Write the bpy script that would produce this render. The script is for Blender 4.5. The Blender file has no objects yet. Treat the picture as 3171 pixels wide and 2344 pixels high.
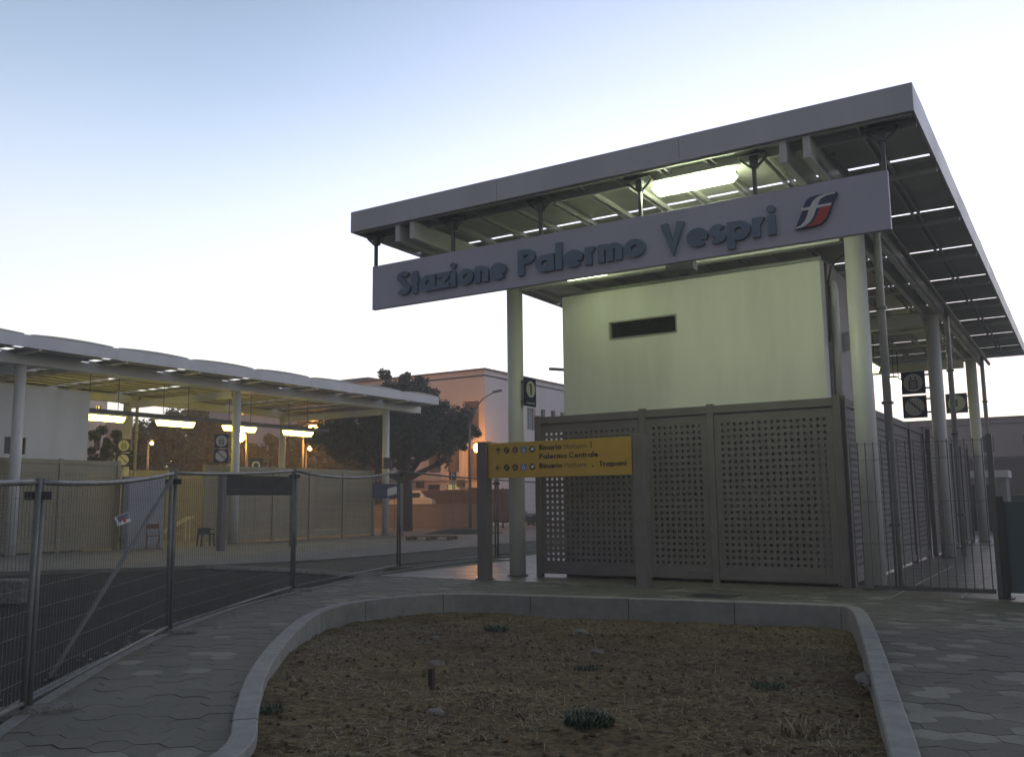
import bpy, bmesh, math, random
from mathutils import Vector, Matrix, noise
from mathutils.geometry import tessellate_polygon
random.seed(7)
SC = bpy.context.scene
COL = SC.collection
R = math.radians

# ------------------------------------------------------------------ camera, sky, light, exposure
cam_d = bpy.data.cameras.new('camera')
cam_d.sensor_width = 36.0
cam_d.lens = 32.18
cam_d.clip_end = 3000
cam = bpy.data.objects.new('camera', cam_d)
COL.objects.link(cam)
cam.matrix_world = Matrix(((0.8476289, 0.0808379, 0.5243953, 0),
                           (0.5304653, -0.1077343, -0.8408328, 0),
                           (-0.0114758, 0.9908878, -0.1342004, 1.45),
                           (0, 0, 0, 1)))
SC.camera = cam

world = bpy.data.worlds.new('World')
SC.world = world
world.use_nodes = True
wn, wl = world.node_tree.nodes, world.node_tree.links
wn.clear()
wout = wn.new('ShaderNodeOutputWorld')
wbg = wn.new('ShaderNodeBackground')
sky = wn.new('ShaderNodeTexSky')
sky.sky_type = 'NISHITA'
sky.sun_disc = False
SUN_EL, SUN_AZ = R(1.0), R(-8)        # the sun has just gone, ahead and a little to the right
sky.sun_elevation = SUN_EL
sky.sun_rotation = SUN_AZ
sky.air_density = 1.0
sky.dust_density = 0.6
sky.ozone_density = 2.0
wbg.inputs['Strength'].default_value = 1.0
# after-sunset sky: the Nishita sky at 0.05 plus the pale, whitish twilight veil that brightens to the sunset side
wtc = wn.new('ShaderNodeTexCoord')
wsep = wn.new('ShaderNodeSeparateXYZ'); wl.new(wtc.outputs['Generated'], wsep.inputs[0])
wdot = wn.new('ShaderNodeVectorMath'); wdot.operation = 'DOT_PRODUCT'
wdot.inputs[1].default_value = (math.sin(R(6)), math.cos(R(6)), 0.0)
wl.new(wtc.outputs['Generated'], wdot.inputs[0])
def sky_ramp(stops):
    r = wn.new('ShaderNodeValToRGB'); r.color_ramp.interpolation = 'B_SPLINE'
    e = r.color_ramp.elements
    e[0].position, e[0].color = stops[0][0], (*stops[0][1], 1)
    e[1].position, e[1].color = stops[-1][0], (*stops[-1][1], 1)
    for p, c in stops[1:-1]:
        k = e.new(p); k.color = (*c, 1)
    wl.new(wsep.outputs['Z'], r.inputs[0]); return r
glow = sky_ramp([(0.0, (1.0, 0.90, 0.72)), (0.05, (1.0, 0.96, 0.86)), (0.12, (1.0, 0.96, 0.94)), (0.28, (0.88, 0.86, 0.98)), (0.42, (0.62, 0.67, 0.93)), (0.60, (0.32, 0.40, 0.58)), (1.0, (0.105, 0.125, 0.16))])
side = sky_ramp([(0.0, (0.98, 0.93, 0.82)), (0.12, (0.84, 0.82, 0.78)), (0.28, (0.58, 0.64, 0.75)), (0.42, (0.27, 0.37, 0.53)), (0.60, (0.12, 0.155, 0.205)), (1.0, (0.105, 0.125, 0.16))])
back = sky_ramp([(0.0, (0.165, 0.145, 0.155)), (0.12, (0.16, 0.145, 0.155)), (0.28, (0.125, 0.125, 0.14)), (0.60, (0.10, 0.11, 0.128)), (1.0, (0.105, 0.125, 0.16))])
m1 = wn.new('ShaderNodeMapRange'); m1.interpolation_type = 'SMOOTHSTEP'
m1.inputs['From Min'].default_value = 0.45; m1.inputs['From Max'].default_value = 0.98
m2 = wn.new('ShaderNodeMapRange'); m2.interpolation_type = 'SMOOTHSTEP'
m2.inputs['From Min'].default_value = -0.6; m2.inputs['From Max'].default_value = 0.6
wl.new(wdot.outputs['Value'], m1.inputs['Value']); wl.new(wdot.outputs['Value'], m2.inputs['Value'])
x1 = wn.new('ShaderNodeMix'); x1.data_type = 'RGBA'; x2 = wn.new('ShaderNodeMix'); x2.data_type = 'RGBA'
wl.new(m2.outputs[0], x1.inputs[0]); wl.new(back.outputs[0], x1.inputs[6]); wl.new(side.outputs[0], x1.inputs[7])
wl.new(m1.outputs[0], x2.inputs[0]); wl.new(x1.outputs[2], x2.inputs[6]); wl.new(glow.outputs[0], x2.inputs[7])
VEIL = 1.4
v1 = wn.new('ShaderNodeVectorMath'); v1.operation = 'SCALE'; v1.inputs['Scale'].default_value = VEIL
wl.new(x2.outputs[2], v1.inputs[0])
v2 = wn.new('ShaderNodeVectorMath'); v2.operation = 'SCALE'; v2.inputs['Scale'].default_value = 0.05
wl.new(sky.outputs[0], v2.inputs[0])
v3 = wn.new('ShaderNodeVectorMath'); v3.operation = 'ADD'
wl.new(v1.outputs[0], v3.inputs[0]); wl.new(v2.outputs[0], v3.inputs[1])
wl.new(v3.outputs[0], wbg.inputs['Color'])
wl.new(wbg.outputs[0], wout.inputs['Surface'])

sun_d = bpy.data.lights.new('sun', 'SUN')
sun_d.energy = 0.02
sun_d.angle = R(0.5)
sun_d.color = (1.0, 0.72, 0.5)
sun = bpy.data.objects.new('sun', sun_d)
COL.objects.link(sun)
_sd = Vector((math.sin(SUN_AZ) * math.cos(SUN_EL), math.cos(SUN_AZ) * math.cos(SUN_EL), math.sin(SUN_EL)))
sun.rotation_euler = _sd.to_track_quat('Z', 'Y').to_euler()
sun.location = (0, 60, 60)

SC.view_settings.view_transform = 'Standard'
SC.view_settings.look = 'None'
SC.view_settings.gamma = 1
SC.view_settings.use_curve_mapping = False
SC.view_settings.exposure = 0.3

# ------------------------------------------------------------------ materials
def new_mat(name):
    m = bpy.data.materials.new(name)
    m.use_nodes = True
    nt = m.node_tree
    return m, nt, nt.nodes, nt.links, nt.nodes['Principled BSDF']

def mat(name, col, rough=0.6, metal=0.0, var=0.15, scale=3.0, bump=0.0, bscale=60.0, dirt=None, spec=0.5, streak=False, randobj=0.0):
    m, nt, N, L, B = new_mat(name)
    tc = N.new('ShaderNodeTexCoord')
    mp = N.new('ShaderNodeMapping')
    if streak:
        mp.inputs['Scale'].default_value = (1, 1, 0.15)
    L.new(tc.outputs['Object'], mp.inputs['Vector'])
    n1 = N.new('ShaderNodeTexNoise')
    n1.inputs['Scale'].default_value = scale
    n1.inputs['Detail'].default_value = 6
    n1.inputs['Roughness'].default_value = 0.65
    L.new(mp.outputs[0], n1.inputs['Vector'])
    cr = N.new('ShaderNodeValToRGB')
    c = Vector(col)
    d = Vector(dirt) if dirt else c * (1 - 2.2 * var)
    cr.color_ramp.elements[0].position = 0.3
    cr.color_ramp.elements[1].position = 0.62
    cr.color_ramp.elements[0].color = (max(d[0], 0), max(d[1], 0), max(d[2], 0), 1)
    cr.color_ramp.elements[1].color = (*c, 1)
    L.new(n1.outputs['Fac'], cr.inputs['Fac'])
    src = cr.outputs['Color']
    if randobj:
        oi = N.new('ShaderNodeObjectInfo')
        geo = N.new('ShaderNodeNewGeometry')
        ad = N.new('ShaderNodeMath'); ad.operation = 'ADD'
        fr = N.new('ShaderNodeMath'); fr.operation = 'FRACT'
        L.new(oi.outputs['Random'], ad.inputs[0]); L.new(geo.outputs['Random Per Island'], ad.inputs[1])
        L.new(ad.outputs[0], fr.inputs[0])
        mr = N.new('ShaderNodeMapRange')
        mr.inputs['To Min'].default_value = 1 - randobj; mr.inputs['To Max'].default_value = 1 + randobj
        L.new(fr.outputs[0], mr.inputs['Value'])
        mx = N.new('ShaderNodeVectorMath'); mx.operation = 'SCALE'
        L.new(src, mx.inputs[0]); L.new(mr.outputs[0], mx.inputs['Scale'])
        src = mx.outputs[0]
    L.new(src, B.inputs['Base Color'])
    rr = N.new('ShaderNodeMapRange')
    rr.inputs['To Min'].default_value = min(1, rough + 0.12)
    rr.inputs['To Max'].default_value = max(0.04, rough - 0.12)
    L.new(n1.outputs['Fac'], rr.inputs['Value'])
    L.new(rr.outputs[0], B.inputs['Roughness'])
    B.inputs['Metallic'].default_value = metal
    B.inputs['Specular IOR Level'].default_value = spec
    if bump:
        n2 = N.new('ShaderNodeTexNoise')
        n2.inputs['Scale'].default_value = bscale
        n2.inputs['Detail'].default_value = 5
        L.new(tc.outputs['Object'], n2.inputs['Vector'])
        bp = N.new('ShaderNodeBump')
        bp.inputs['Strength'].default_value = bump
        bp.inputs['Distance'].default_value = 0.02
        L.new(n2.outputs['Fac'], bp.inputs['Height'])
        L.new(bp.outputs[0], B.inputs['Normal'])
    return m

def emit(name, col, strength):
    m, nt, N, L, B = new_mat(name)
    B.inputs['Base Color'].default_value = (0.8, 0.8, 0.7, 1)
    B.inputs['Emission Color'].default_value = (*col, 1)
    B.inputs['Emission Strength'].default_value = strength
    return m

def paver_mat():
    m, nt, N, L, B = new_mat('paver_concrete')
    tc = N.new('ShaderNodeTexCoord'); oi = N.new('ShaderNodeObjectInfo'); geo = N.new('ShaderNodeNewGeometry')
    # a random number per block, whether it is an object of its own or an island of the joined field
    ad = N.new('ShaderNodeMath'); ad.operation = 'ADD'; fr = N.new('ShaderNodeMath'); fr.operation = 'FRACT'
    L.new(oi.outputs['Random'], ad.inputs[0]); L.new(geo.outputs['Random Per Island'], ad.inputs[1]); L.new(ad.outputs[0], fr.inputs[0])
    # light blocks come in loose patches
    big = N.new('ShaderNodeTexNoise'); big.inputs['Scale'].default_value = 0.55; big.inputs['Detail'].default_value = 2
    L.new(geo.outputs['Position'], big.inputs['Vector'])
    s = N.new('ShaderNodeMath'); s.operation = 'MULTIPLY_ADD'; s.inputs[1].default_value = 0.9
    L.new(big.outputs['Fac'], s.inputs[0]); L.new(fr.outputs[0], s.inputs[2])
    cr = N.new('ShaderNodeValToRGB'); cr.color_ramp.interpolation = 'LINEAR'
    e = cr.color_ramp.elements
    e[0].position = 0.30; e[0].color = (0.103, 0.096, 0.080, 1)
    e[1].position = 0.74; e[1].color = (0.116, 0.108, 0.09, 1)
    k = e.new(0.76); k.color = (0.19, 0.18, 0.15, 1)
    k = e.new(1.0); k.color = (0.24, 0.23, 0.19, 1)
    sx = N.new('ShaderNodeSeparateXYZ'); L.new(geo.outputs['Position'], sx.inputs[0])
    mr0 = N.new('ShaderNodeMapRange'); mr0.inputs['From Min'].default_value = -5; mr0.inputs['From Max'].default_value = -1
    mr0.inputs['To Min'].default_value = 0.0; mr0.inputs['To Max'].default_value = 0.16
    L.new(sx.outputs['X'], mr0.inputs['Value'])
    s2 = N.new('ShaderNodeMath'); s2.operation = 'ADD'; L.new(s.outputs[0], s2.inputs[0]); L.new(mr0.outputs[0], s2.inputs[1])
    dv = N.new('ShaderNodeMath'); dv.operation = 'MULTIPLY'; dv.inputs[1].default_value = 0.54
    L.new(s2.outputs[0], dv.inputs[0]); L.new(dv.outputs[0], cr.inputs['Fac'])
    n1 = N.new('ShaderNodeTexNoise'); n1.inputs['Scale'].default_value = 22; n1.inputs['Detail'].default_value = 7
    L.new(geo.outputs['Position'], n1.inputs['Vector'])
    n3 = N.new('ShaderNodeTexNoise'); n3.inputs['Scale'].default_value = 1.3; n3.inputs['Detail'].default_value = 4
    L.new(geo.outputs['Position'], n3.inputs['Vector'])
    a2 = N.new('ShaderNodeMath'); a2.operation = 'ADD'
    L.new(n1.outputs['Fac'], a2.inputs[0]); L.new(n3.outputs['Fac'], a2.inputs[1])
    mr = N.new('ShaderNodeMapRange'); mr.inputs['From Min'].default_value = 0.6; mr.inputs['From Max'].default_value = 1.4
    mr.inputs['To Min'].default_value = 0.7; mr.inputs['To Max'].default_value = 1.25
    L.new(a2.outputs[0], mr.inputs['Value'])
    vm = N.new('ShaderNodeVectorMath'); vm.operation = 'SCALE'
    L.new(cr.outputs[0], vm.inputs[0]); L.new(mr.outputs[0], vm.inputs['Scale'])
    L.new(vm.outputs[0], B.inputs['Base Color'])
    B.inputs['Roughness'].default_value = 0.75
    bp = N.new('ShaderNodeBump'); bp.inputs['Strength'].default_value = 0.5; bp.inputs['Distance'].default_value = 0.01
    n2 = N.new('ShaderNodeTexNoise'); n2.inputs['Scale'].default_value = 90
    L.new(geo.outputs['Position'], n2.inputs['Vector']); L.new(n2.outputs['Fac'], bp.inputs['Height']); L.new(bp.outputs[0], B.inputs['Normal'])
    return m

def soil_mat():
    m, nt, N, L, B = new_mat('dry_soil')
    geo = N.new('ShaderNodeNewGeometry')
    def nz(sc, det=6):
        n = N.new('ShaderNodeTexNoise'); n.inputs['Scale'].default_value = sc; n.inputs['Detail'].default_value = det
        n.inputs['Roughness'].default_value = 0.7
        L.new(geo.outputs['Position'], n.inputs['Vector']); return n
    a, b, c = nz(1.4), nz(14, 8), nz(60, 4)
    cr = N.new('ShaderNodeValToRGB'); e = cr.color_ramp.elements
    e[0].position = 0.36; e[0].color = (0.082, 0.061, 0.043, 1)
    e[1].position = 0.66; e[1].color = (0.14, 0.122, 0.078, 1)
    k = e.new(0.5); k.color = (0.118, 0.090, 0.060, 1)
    L.new(a.outputs['Fac'], cr.inputs['Fac'])
    cr2 = N.new('ShaderNodeValToRGB'); e = cr2.color_ramp.elements
    e[0].position = 0.35; e[0].color = (0.35, 0.33, 0.32, 1); e[1].position = 0.7; e[1].color = (2.3, 2.1, 1.7, 1)
    L.new(b.outputs['Fac'], cr2.inputs['Fac'])
    mx = N.new('ShaderNodeVectorMath'); mx.operation = 'MULTIPLY'
    L.new(cr.outputs[0], mx.inputs[0]); L.new(cr2.outputs[0], mx.inputs[1])
    L.new(mx.outputs[0], B.inputs['Base Color'])
    B.inputs['Roughness'].default_value = 0.95
    B.inputs['Specular IOR Level'].default_value = 0.15
    bp = N.new('ShaderNodeBump'); bp.inputs['Strength'].default_value = 0.9; bp.inputs['Distance'].default_value = 0.04
    L.new(b.outputs['Fac'], bp.inputs['Height'])
    bp2 = N.new('ShaderNodeBump'); bp2.inputs['Strength'].default_value = 0.8; bp2.inputs['Distance'].default_value = 0.012
    L.new(c.outputs['Fac'], bp2.inputs['Height']); L.new(bp.outputs[0], bp2.inputs['Normal'])
    L.new(bp2.outputs[0], B.inputs['Normal'])
    return m

def leaf_mat(name, c1, c2):
    m, nt, N, L, B = new_mat(name)
    geo = N.new('ShaderNodeNewGeometry')
    n = N.new('ShaderNodeTexNoise'); n.inputs['Scale'].default_value = 0.8
    L.new(geo.outputs['Position'], n.inputs['Vector'])
    ad = N.new('ShaderNodeMath'); ad.operation = 'ADD'
    L.new(n.outputs['Fac'], ad.inputs[0]); L.new(geo.outputs['Random Per Island'], ad.inputs[1])
    cr = N.new('ShaderNodeValToRGB'); e = cr.color_ramp.elements
    e[0].position = 0.5; e[0].color = (*c1, 1); e[1].position = 1.3; e[1].color = (*c2, 1)
    mm = N.new('ShaderNodeMath'); mm.operation = 'MULTIPLY'; mm.inputs[1].default_value = 0.7
    L.new(ad.outputs[0], mm.inputs[0]); L.new(mm.outputs[0], cr.inputs['Fac'])
    L.new(cr.outputs[0], B.inputs['Base Color'])
    B.inputs['Roughness'].default_value = 0.6
    return m

M = {}
M['white_paint'] = mat('painted_white_steel', (0.62, 0.62, 0.60), 0.45, 0, 0.05, 1.2)
M['fascia'] = mat('fascia_steel', (0.58, 0.58, 0.62), 0.45, 0, 0.07, 0.8, streak=True)
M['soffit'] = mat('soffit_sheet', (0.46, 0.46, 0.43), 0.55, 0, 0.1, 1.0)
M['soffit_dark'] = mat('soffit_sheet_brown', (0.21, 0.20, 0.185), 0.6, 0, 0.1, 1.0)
M['rib'] = mat('rib_steel', (0.55, 0.55, 0.53), 0.5, 0, 0.08, 2.0)
M['render'] = mat('white_render', (0.70, 0.70, 0.66), 0.85, 0, 0.075, 1.1, bump=0.15, bscale=120, streak=True)
M['screen'] = mat('screen_bronze_paint', (0.18, 0.163, 0.168), 0.7, 0.0, 0.08, 2.0, spec=0.2)
M['pipe'] = mat('pipe_grey', (0.34, 0.34, 0.33), 0.4, 0.2, 0.08)
M['hole_shade'] = mat('hole_shade_dark', (0.13, 0.125, 0.125), 0.8, 0, 0.1)  # dark tone standing in for shade behind the screens
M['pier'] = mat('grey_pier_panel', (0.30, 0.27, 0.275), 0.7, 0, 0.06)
M['sheet'] = mat('blue_white_sheet', (0.31, 0.32, 0.35), 0.6, 0, 0.08)
M['screen_tan'] = mat('screen_tan_paint', (0.30, 0.26, 0.17), 0.5, 0.0, 0.08, 2.0)
M['dark'] = mat('dark_metal', (0.045, 0.047, 0.05), 0.45, 0.3, 0.1)
M['rod'] = mat('hanger_steel', (0.13, 0.135, 0.14), 0.45, 0.4, 0.1)
M['galv'] = mat('galvanised_steel', (0.16, 0.165, 0.165), 0.5, 0.3, 0.12, 8)
M['board'] = mat('sign_board_grey', (0.50, 0.50, 0.60), 0.5, 0, 0.04, 0.9)
M['letter'] = mat('letter_blue', (0.155, 0.21, 0.30), 0.45, 0, 0.1, 3)
M['navy'] = mat('logo_navy', (0.03, 0.05, 0.12), 0.4, 0, 0.05)
M['red'] = mat('logo_red', (0.50, 0.045, 0.04), 0.4, 0, 0.05)
M['white'] = mat('plain_white', (0.75, 0.75, 0.75), 0.45, 0, 0.03)
M['yellow'] = mat('sign_yellow', (0.52, 0.32, 0.045), 0.45, 0, 0.06, 1.5)
M['ink'] = mat('sign_ink', (0.03, 0.028, 0.03), 0.5, 0, 0.05)
M['ink_grey'] = mat('sign_grey_ink', (0.20, 0.13, 0.05), 0.5, 0, 0.05)
M['signblue'] = mat('sign_blue', (0.06, 0.2, 0.5), 0.5, 0, 0.05)
M['navy_sign'] = mat('navy_sign_paint', (0.02, 0.032, 0.08), 0.7, 0, 0.08, spec=0.2)
M['cream'] = mat('cream_print', (0.52, 0.52, 0.46), 0.5, 0, 0.05)
M['kerb'] = mat('kerb_concrete', (0.27, 0.265, 0.255), 0.8, 0, 0.12, 5, bump=0.3, bscale=140, randobj=0.10)
M['concrete'] = mat('pale_concrete', (0.20, 0.185, 0.165), 0.8, 0, 0.15, 1.2, bump=0.3, bscale=80)
M['joint'] = mat('joint_sand', (0.10, 0.093, 0.078), 0.95, 0, 0.1, 6)
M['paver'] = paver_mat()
M['slab'] = mat('polished_slab', (0.17, 0.15, 0.125), 0.36, 0, 0.15, 1.1, randobj=0.08, spec=0.22)
M['asphalt'] = mat('asphalt', (0.020, 0.020, 0.021), 0.9, 0, 0.2, 1.2, bump=0.5, bscale=150, spec=0.15)
M['paint'] = mat('line_paint', (0.35, 0.35, 0.32), 0.7, 0, 0.2, 9)
M['verge'] = mat('verge_earth', (0.05, 0.05, 0.032), 0.95, 0, 0.2, 2, bump=0.8, bscale=25)
M['earth'] = mat('dark_earth', (0.05, 0.04, 0.03), 0.95, 0, 0.2, 2, bump=0.8, bscale=20)
M['rubble'] = mat('rubble_mortar', (0.20, 0.19, 0.175), 0.9, 0, 0.3, 9, bump=0.9, bscale=40)
M['soil'] = soil_mat()
M['straw'] = leaf_mat('dry_straw', (0.13, 0.105, 0.06), (0.33, 0.28, 0.16))
M['weed'] = leaf_mat('weed_green', (0.02, 0.045, 0.022), (0.05, 0.085, 0.04))
M['stone'] = mat('field_stone', (0.22, 0.20, 0.18), 0.85, 0, 0.2, 12, bump=0.5)
M['pink'] = mat('rose_render', (0.60, 0.555, 0.59), 0.9, 0, 0.07, 0.35, bump=0.1, streak=True)
M['pink_dark'] = mat('rose_plinth', (0.36, 0.29, 0.29), 0.9, 0, 0.1, 0.5, streak=True)
M['shade'] = mat('roller_shutter', (0.12, 0.10, 0.11), 0.6, 0, 0.1, 2)
M['glass'] = mat('window_glass', (0.03, 0.032, 0.04), 0.12, 0, 0.1)
M['shutter_blue'] = mat('blue_shutter', (0.16, 0.24, 0.33), 0.6, 0, 0.06)
M['coping'] = mat('coping', (0.16, 0.12, 0.11), 0.8, 0, 0.1)
M['hoard'] = mat('red_hoarding', (0.095, 0.058, 0.052), 0.7, 0, 0.15, 1, streak=True)
M['streetwall'] = mat('street_wall', (0.22, 0.20, 0.21), 0.9, 0, 0.15, 0.6, streak=True)
M['bark'] = mat('bark', (0.055, 0.042, 0.034), 0.9, 0, 0.2, 6, bump=0.8, bscale=14)
M['leaf'] = leaf_mat('leaf_dark', (0.022, 0.034, 0.018), (0.06, 0.078, 0.036))
M['plastic'] = mat('black_plastic_wrap', (0.006, 0.006, 0.007), 0.42, 0, 0.1, 3, spec=0.12)
M['teal'] = mat('blue_grey_sheet', (0.055, 0.085, 0.10), 0.5, 0, 0.1, 1, streak=True)
M['chair_red'] = mat('red_chair_paint', (0.26, 0.06, 0.04), 0.45, 0, 0.1)
M['wood'] = mat('pallet_wood', (0.20, 0.14, 0.08), 0.85, 0, 0.2, 4)
M['tube'] = emit('fluorescent_diffuser', (1.0, 0.84, 0.12), 18)
M['tube_green'] = emit('fluorescent_green_diffuser', (0.88, 1.0, 0.62), 46)
M['tube_soft'] = emit('fluorescent_soft_diffuser', (0.84, 1.0, 0.52), 9)
M['tube_dim'] = emit('fluorescent_yellow_diffuser', (0.95, 0.95, 0.4), 8)
M['sodium'] = emit('sodium_bulb', (1.0, 0.36, 0.04), 90)
M['winlight'] = emit('lit_window', (1.0, 0.75, 0.18), 1.0)
M['winlight_dim'] = emit('dim_lit_window', (0.6, 0.7, 0.3), 0.25)
M['sodium_glass'] = emit('sodium_small', (1.0, 0.45, 0.12), 12)

# ------------------------------------------------------------------ mesh helpers
class MB:
    def __init__(self): self.v = []; self.f = []
    def add(self, vs, fs):
        o = len(self.v); self.v += [tuple(p) for p in vs]; self.f += [tuple(i + o for i in q) for q in fs]; return self
    def box(self, x0, x1, y0, y1, z0, z1):
        vs = [(x0,y0,z0),(x1,y0,z0),(x1,y1,z0),(x0,y1,z0),(x0,y0,z1),(x1,y0,z1),(x1,y1,z1),(x0,y1,z1)]
        return self.add(vs, [(0,3,2,1),(4,5,6,7),(0,1,5,4),(1,2,6,5),(2,3,7,6),(3,0,4,7)])
    def beam(self, a, b, w, h, up=(0,0,1)):
        a, b = Vector(a), Vector(b); d = (b - a).normalized(); up = Vector(up)
        if abs(d.dot(up)) > 0.99: up = Vector((1, 0, 0))
        s = d.cross(up).normalized(); u = s.cross(d)
        vs = []
        for p in (a, b):
            for (i, j) in ((-1,-1),(1,-1),(1,1),(-1,1)): vs.append(p + s*i*w/2 + u*j*h/2)
        return self.add(vs, [(0,1,2,3),(7,6,5,4),(0,4,5,1),(1,5,6,2),(2,6,7,3),(3,7,4,0)])
    def tube(self, pts, r, n=8, cap=True, r2=None):
        pts = [Vector(p) for p in pts]; rings = []
        for i, p in enumerate(pts):
            d = (pts[min(i+1, len(pts)-1)] - pts[max(i-1, 0)]).normalized()
            up = Vector((0, 0, 1)) if abs(d.z) < 0.95 else Vector((1, 0, 0))
            s = d.cross(up).normalized(); u = s.cross(d)
            rr = r if r2 is None else r + (r2 - r) * i / (len(pts) - 1)
            rings.append([p + (s*math.cos(2*math.pi*k/n) + u*math.sin(2*math.pi*k/n))*rr for k in range(n)])
        vs = [q for g in rings for q in g]; fs = []
        for i in range(len(rings)-1):
            for k in range(n): fs.append((i*n+k, i*n+(k+1)%n, (i+1)*n+(k+1)%n, (i+1)*n+k))
        if cap: fs.append(tuple(range(n-1, -1, -1))); fs.append(tuple((len(rings)-1)*n+k for k in range(n)))
        return self.add(vs, fs)
    def poly(self, pts, z):
        tri = tessellate_polygon([[Vector((p[0], p[1], 0)) for p in pts]])
        fs = []
        for t in tri:
            a, b, c = [pts[i] for i in t]
            fs.append(t if (b[0]-a[0])*(c[1]-a[1])-(b[1]-a[1])*(c[0]-a[0]) > 0 else (t[0], t[2], t[1]))
        return self.add([(p[0], p[1], z) for p in pts], fs)
    def prism(self, pts, z0, z1):
        self.poly(pts, z1); o = len(self.v); n = len(pts)
        area = sum(pts[i][0]*pts[(i+1)%n][1]-pts[(i+1)%n][0]*pts[i][1] for i in range(n))
        self.v += [(p[0], p[1], z0) for p in pts] + [(p[0], p[1], z1) for p in pts]
        for i in range(n):
            j = (i+1) % n; q = (o+i, o+j, o+n+j, o+n+i)
            self.f.append(q if area > 0 else q[::-1])
        return self
    def mesh(self, name, smooth=False):
        me = bpy.data.meshes.new(name); me.from_pydata(self.v, [], self.f); me.update()
        if smooth:
            me.polygons.foreach_set('use_smooth', [True]*len(me.polygons))
        return me

def bevel_mesh(me, w, seg=1):
    bm = bmesh.new(); bm.from_mesh(me)
    bmesh.ops.bevel(bm, geom=list(bm.edges), offset=w, segments=seg, affect='EDGES', profile=0.5, clamp_overlap=True)
    bm.to_mesh(me); bm.free(); return me

def obj(name, mesh, m, parent=None, kind=None, loc=None, rz=0, bevel=0, smooth=False):
    if isinstance(mesh, MB): mesh = mesh.mesh(name, smooth)
    if bevel: bevel_mesh(mesh, bevel)
    if m is not None and not mesh.materials: mesh.materials.append(m)
    o = bpy.data.objects.new(name, mesh); COL.objects.link(o)
    if parent is not None: o.parent = parent
    if kind: o['kind'] = kind
    if loc: o.location = loc
    if rz: o.rotation_euler.z = rz
    return o

def thing(name, label, cat, loc=(0,0,0), rz=0, group=None):
    o = bpy.data.objects.new(name, None); COL.objects.link(o)
    o.empty_display_size = 0.2
    o.location = loc; o.rotation_euler.z = rz
    o['label'] = label; o['category'] = cat
    if group: o['group'] = group
    return o
def tag(o, label, cat, group=None):
    o['label'] = label; o['category'] = cat
    if group: o['group'] = group
    return o
def copy_tree(o, parent=None):
    c = o.copy(); COL.objects.link(c); c.parent = parent
    for ch in list(o.children): copy_tree(ch, c)
    return c
def rel(MBo, off):
    MBo.v = [(p[0]-off[0], p[1]-off[1], p[2]-off[2]) for p in MBo.v]; return MBo

# ------------------------------------------------------------------ outlines on the ground (metres)
ROAD_KERB = [(-4.3, -6), (-4.35, 0.5), (-5.2, 2.3), (-6.57, 3.73), (-7.11, 4.3), (-7.96, 5.36), (-9.3, 7.2), (-9.96, 8.25), (-10.83, 9.82), (-11.95, 12.58), (-12.75, 14.8), (-13.15, 16.9), (-13.35, 19.8), (-13.4, 22.6), (-13.4, 60)]
PATH_EDGE = [(-3.9, -6), (-3.9, 0.5), (-4.7, 2.2), (-6.01, 3.42), (-6.94, 4.42), (-8.21, 5.92), (-9.15, 7.2), (-9.86, 8.3), (-10.73, 9.86), (-11.84, 12.6), (-12.64, 14.8), (-13.04, 16.9), (-13.24, 19.8), (-13.3, 22.6), (-13.3, 60)]
BED = [(-4.25, -3.0), (-4.22, 1.5), (-4.22, 3.0), (-4.45, 3.84), (-5.2, 4.61), (-6.18, 5.61), (-7.34, 6.97), (-8.5, 8.5), (-9.0, 9.35), (-9.28, 10.1), (-9.3, 10.8), (-9.15, 11.45), (-8.75, 12.05), (-8.2, 12.28), (-7.14, 12.47), (-5.06, 12.82), (-3.78, 12.98), (-3.1, 13.03), (-2.8, 12.95), (-2.6, 12.66), (-2.34, 11.77), (-1.74, 9.29), (-1.24, 7.13), (-0.93, 5.8), (-0.5, 3.8), (0.2, 0.6), (0.9, -3.0)]
FAR_EDGE = [(-28, 3), (-24, 8.6), (-21.6, 12), (-19.9, 14.0), (-18.6, 15.9), (-17.7, 18.4), (-17.5, 20.5), (-17.6, 23.5), (-17.9, 26.5), (-18.1, 30.0), (-18.2, 60)]

def inside(p, poly):
    c = False; n = len(poly)
    for i in range(n):
        a, b = poly[i], poly[i-1]
        if (a[1] > p[1]) != (b[1] > p[1]) and p[0] < (b[0]-a[0])*(p[1]-a[1])/(b[1]-a[1])+a[0]: c = not c
    return c
def smooth_line(pts, closed=False, k=6):
    out = []; n = len(pts); rng = n if closed else n-1
    for i in range(rng):
        p0 = Vector(pts[(i-1) % n] if closed or i > 0 else pts[i]); p1 = Vector(pts[i])
        p2 = Vector(pts[(i+1) % n]); p3 = Vector(pts[(i+2) % n] if closed or i+2 < n else pts[i+1])
        for j in range(k):
            t = j/k
            out.append(tuple(0.5*((2*p1)+(p2-p0)*t+(2*p0-5*p1+4*p2-p3)*t*t+(3*p1-p0-3*p2+p3)*t**3)))
    if not closed: out.append(tuple(pts[-1]))
    return out
def offset_line(pts, d, closed=False):
    out = []; n = len(pts)
    for i in range(n):
        a = Vector(pts[(i-1) % n] if closed or i > 0 else pts[i]); b = Vector(pts[(i+1) % n] if closed or i < n-1 else pts[i])
        t = (b-a).normalized(); out.append((pts[i][0]-t.y*d, pts[i][1]+t.x*d))
    return out
def resample(pts, step):
    out = [Vector(pts[0])]; acc = 0
    for i in range(len(pts)-1):
        a, b = Vector(pts[i]), Vector(pts[i+1]); L = (b-a).length
        if L < 1e-6: continue
        d = step-acc
        while d <= L:
            out.append(a+(b-a)*d/L); d += step
        acc = (acc+L) % step if False else L-(d-step)
    return [tuple(p) for p in out]

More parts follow.
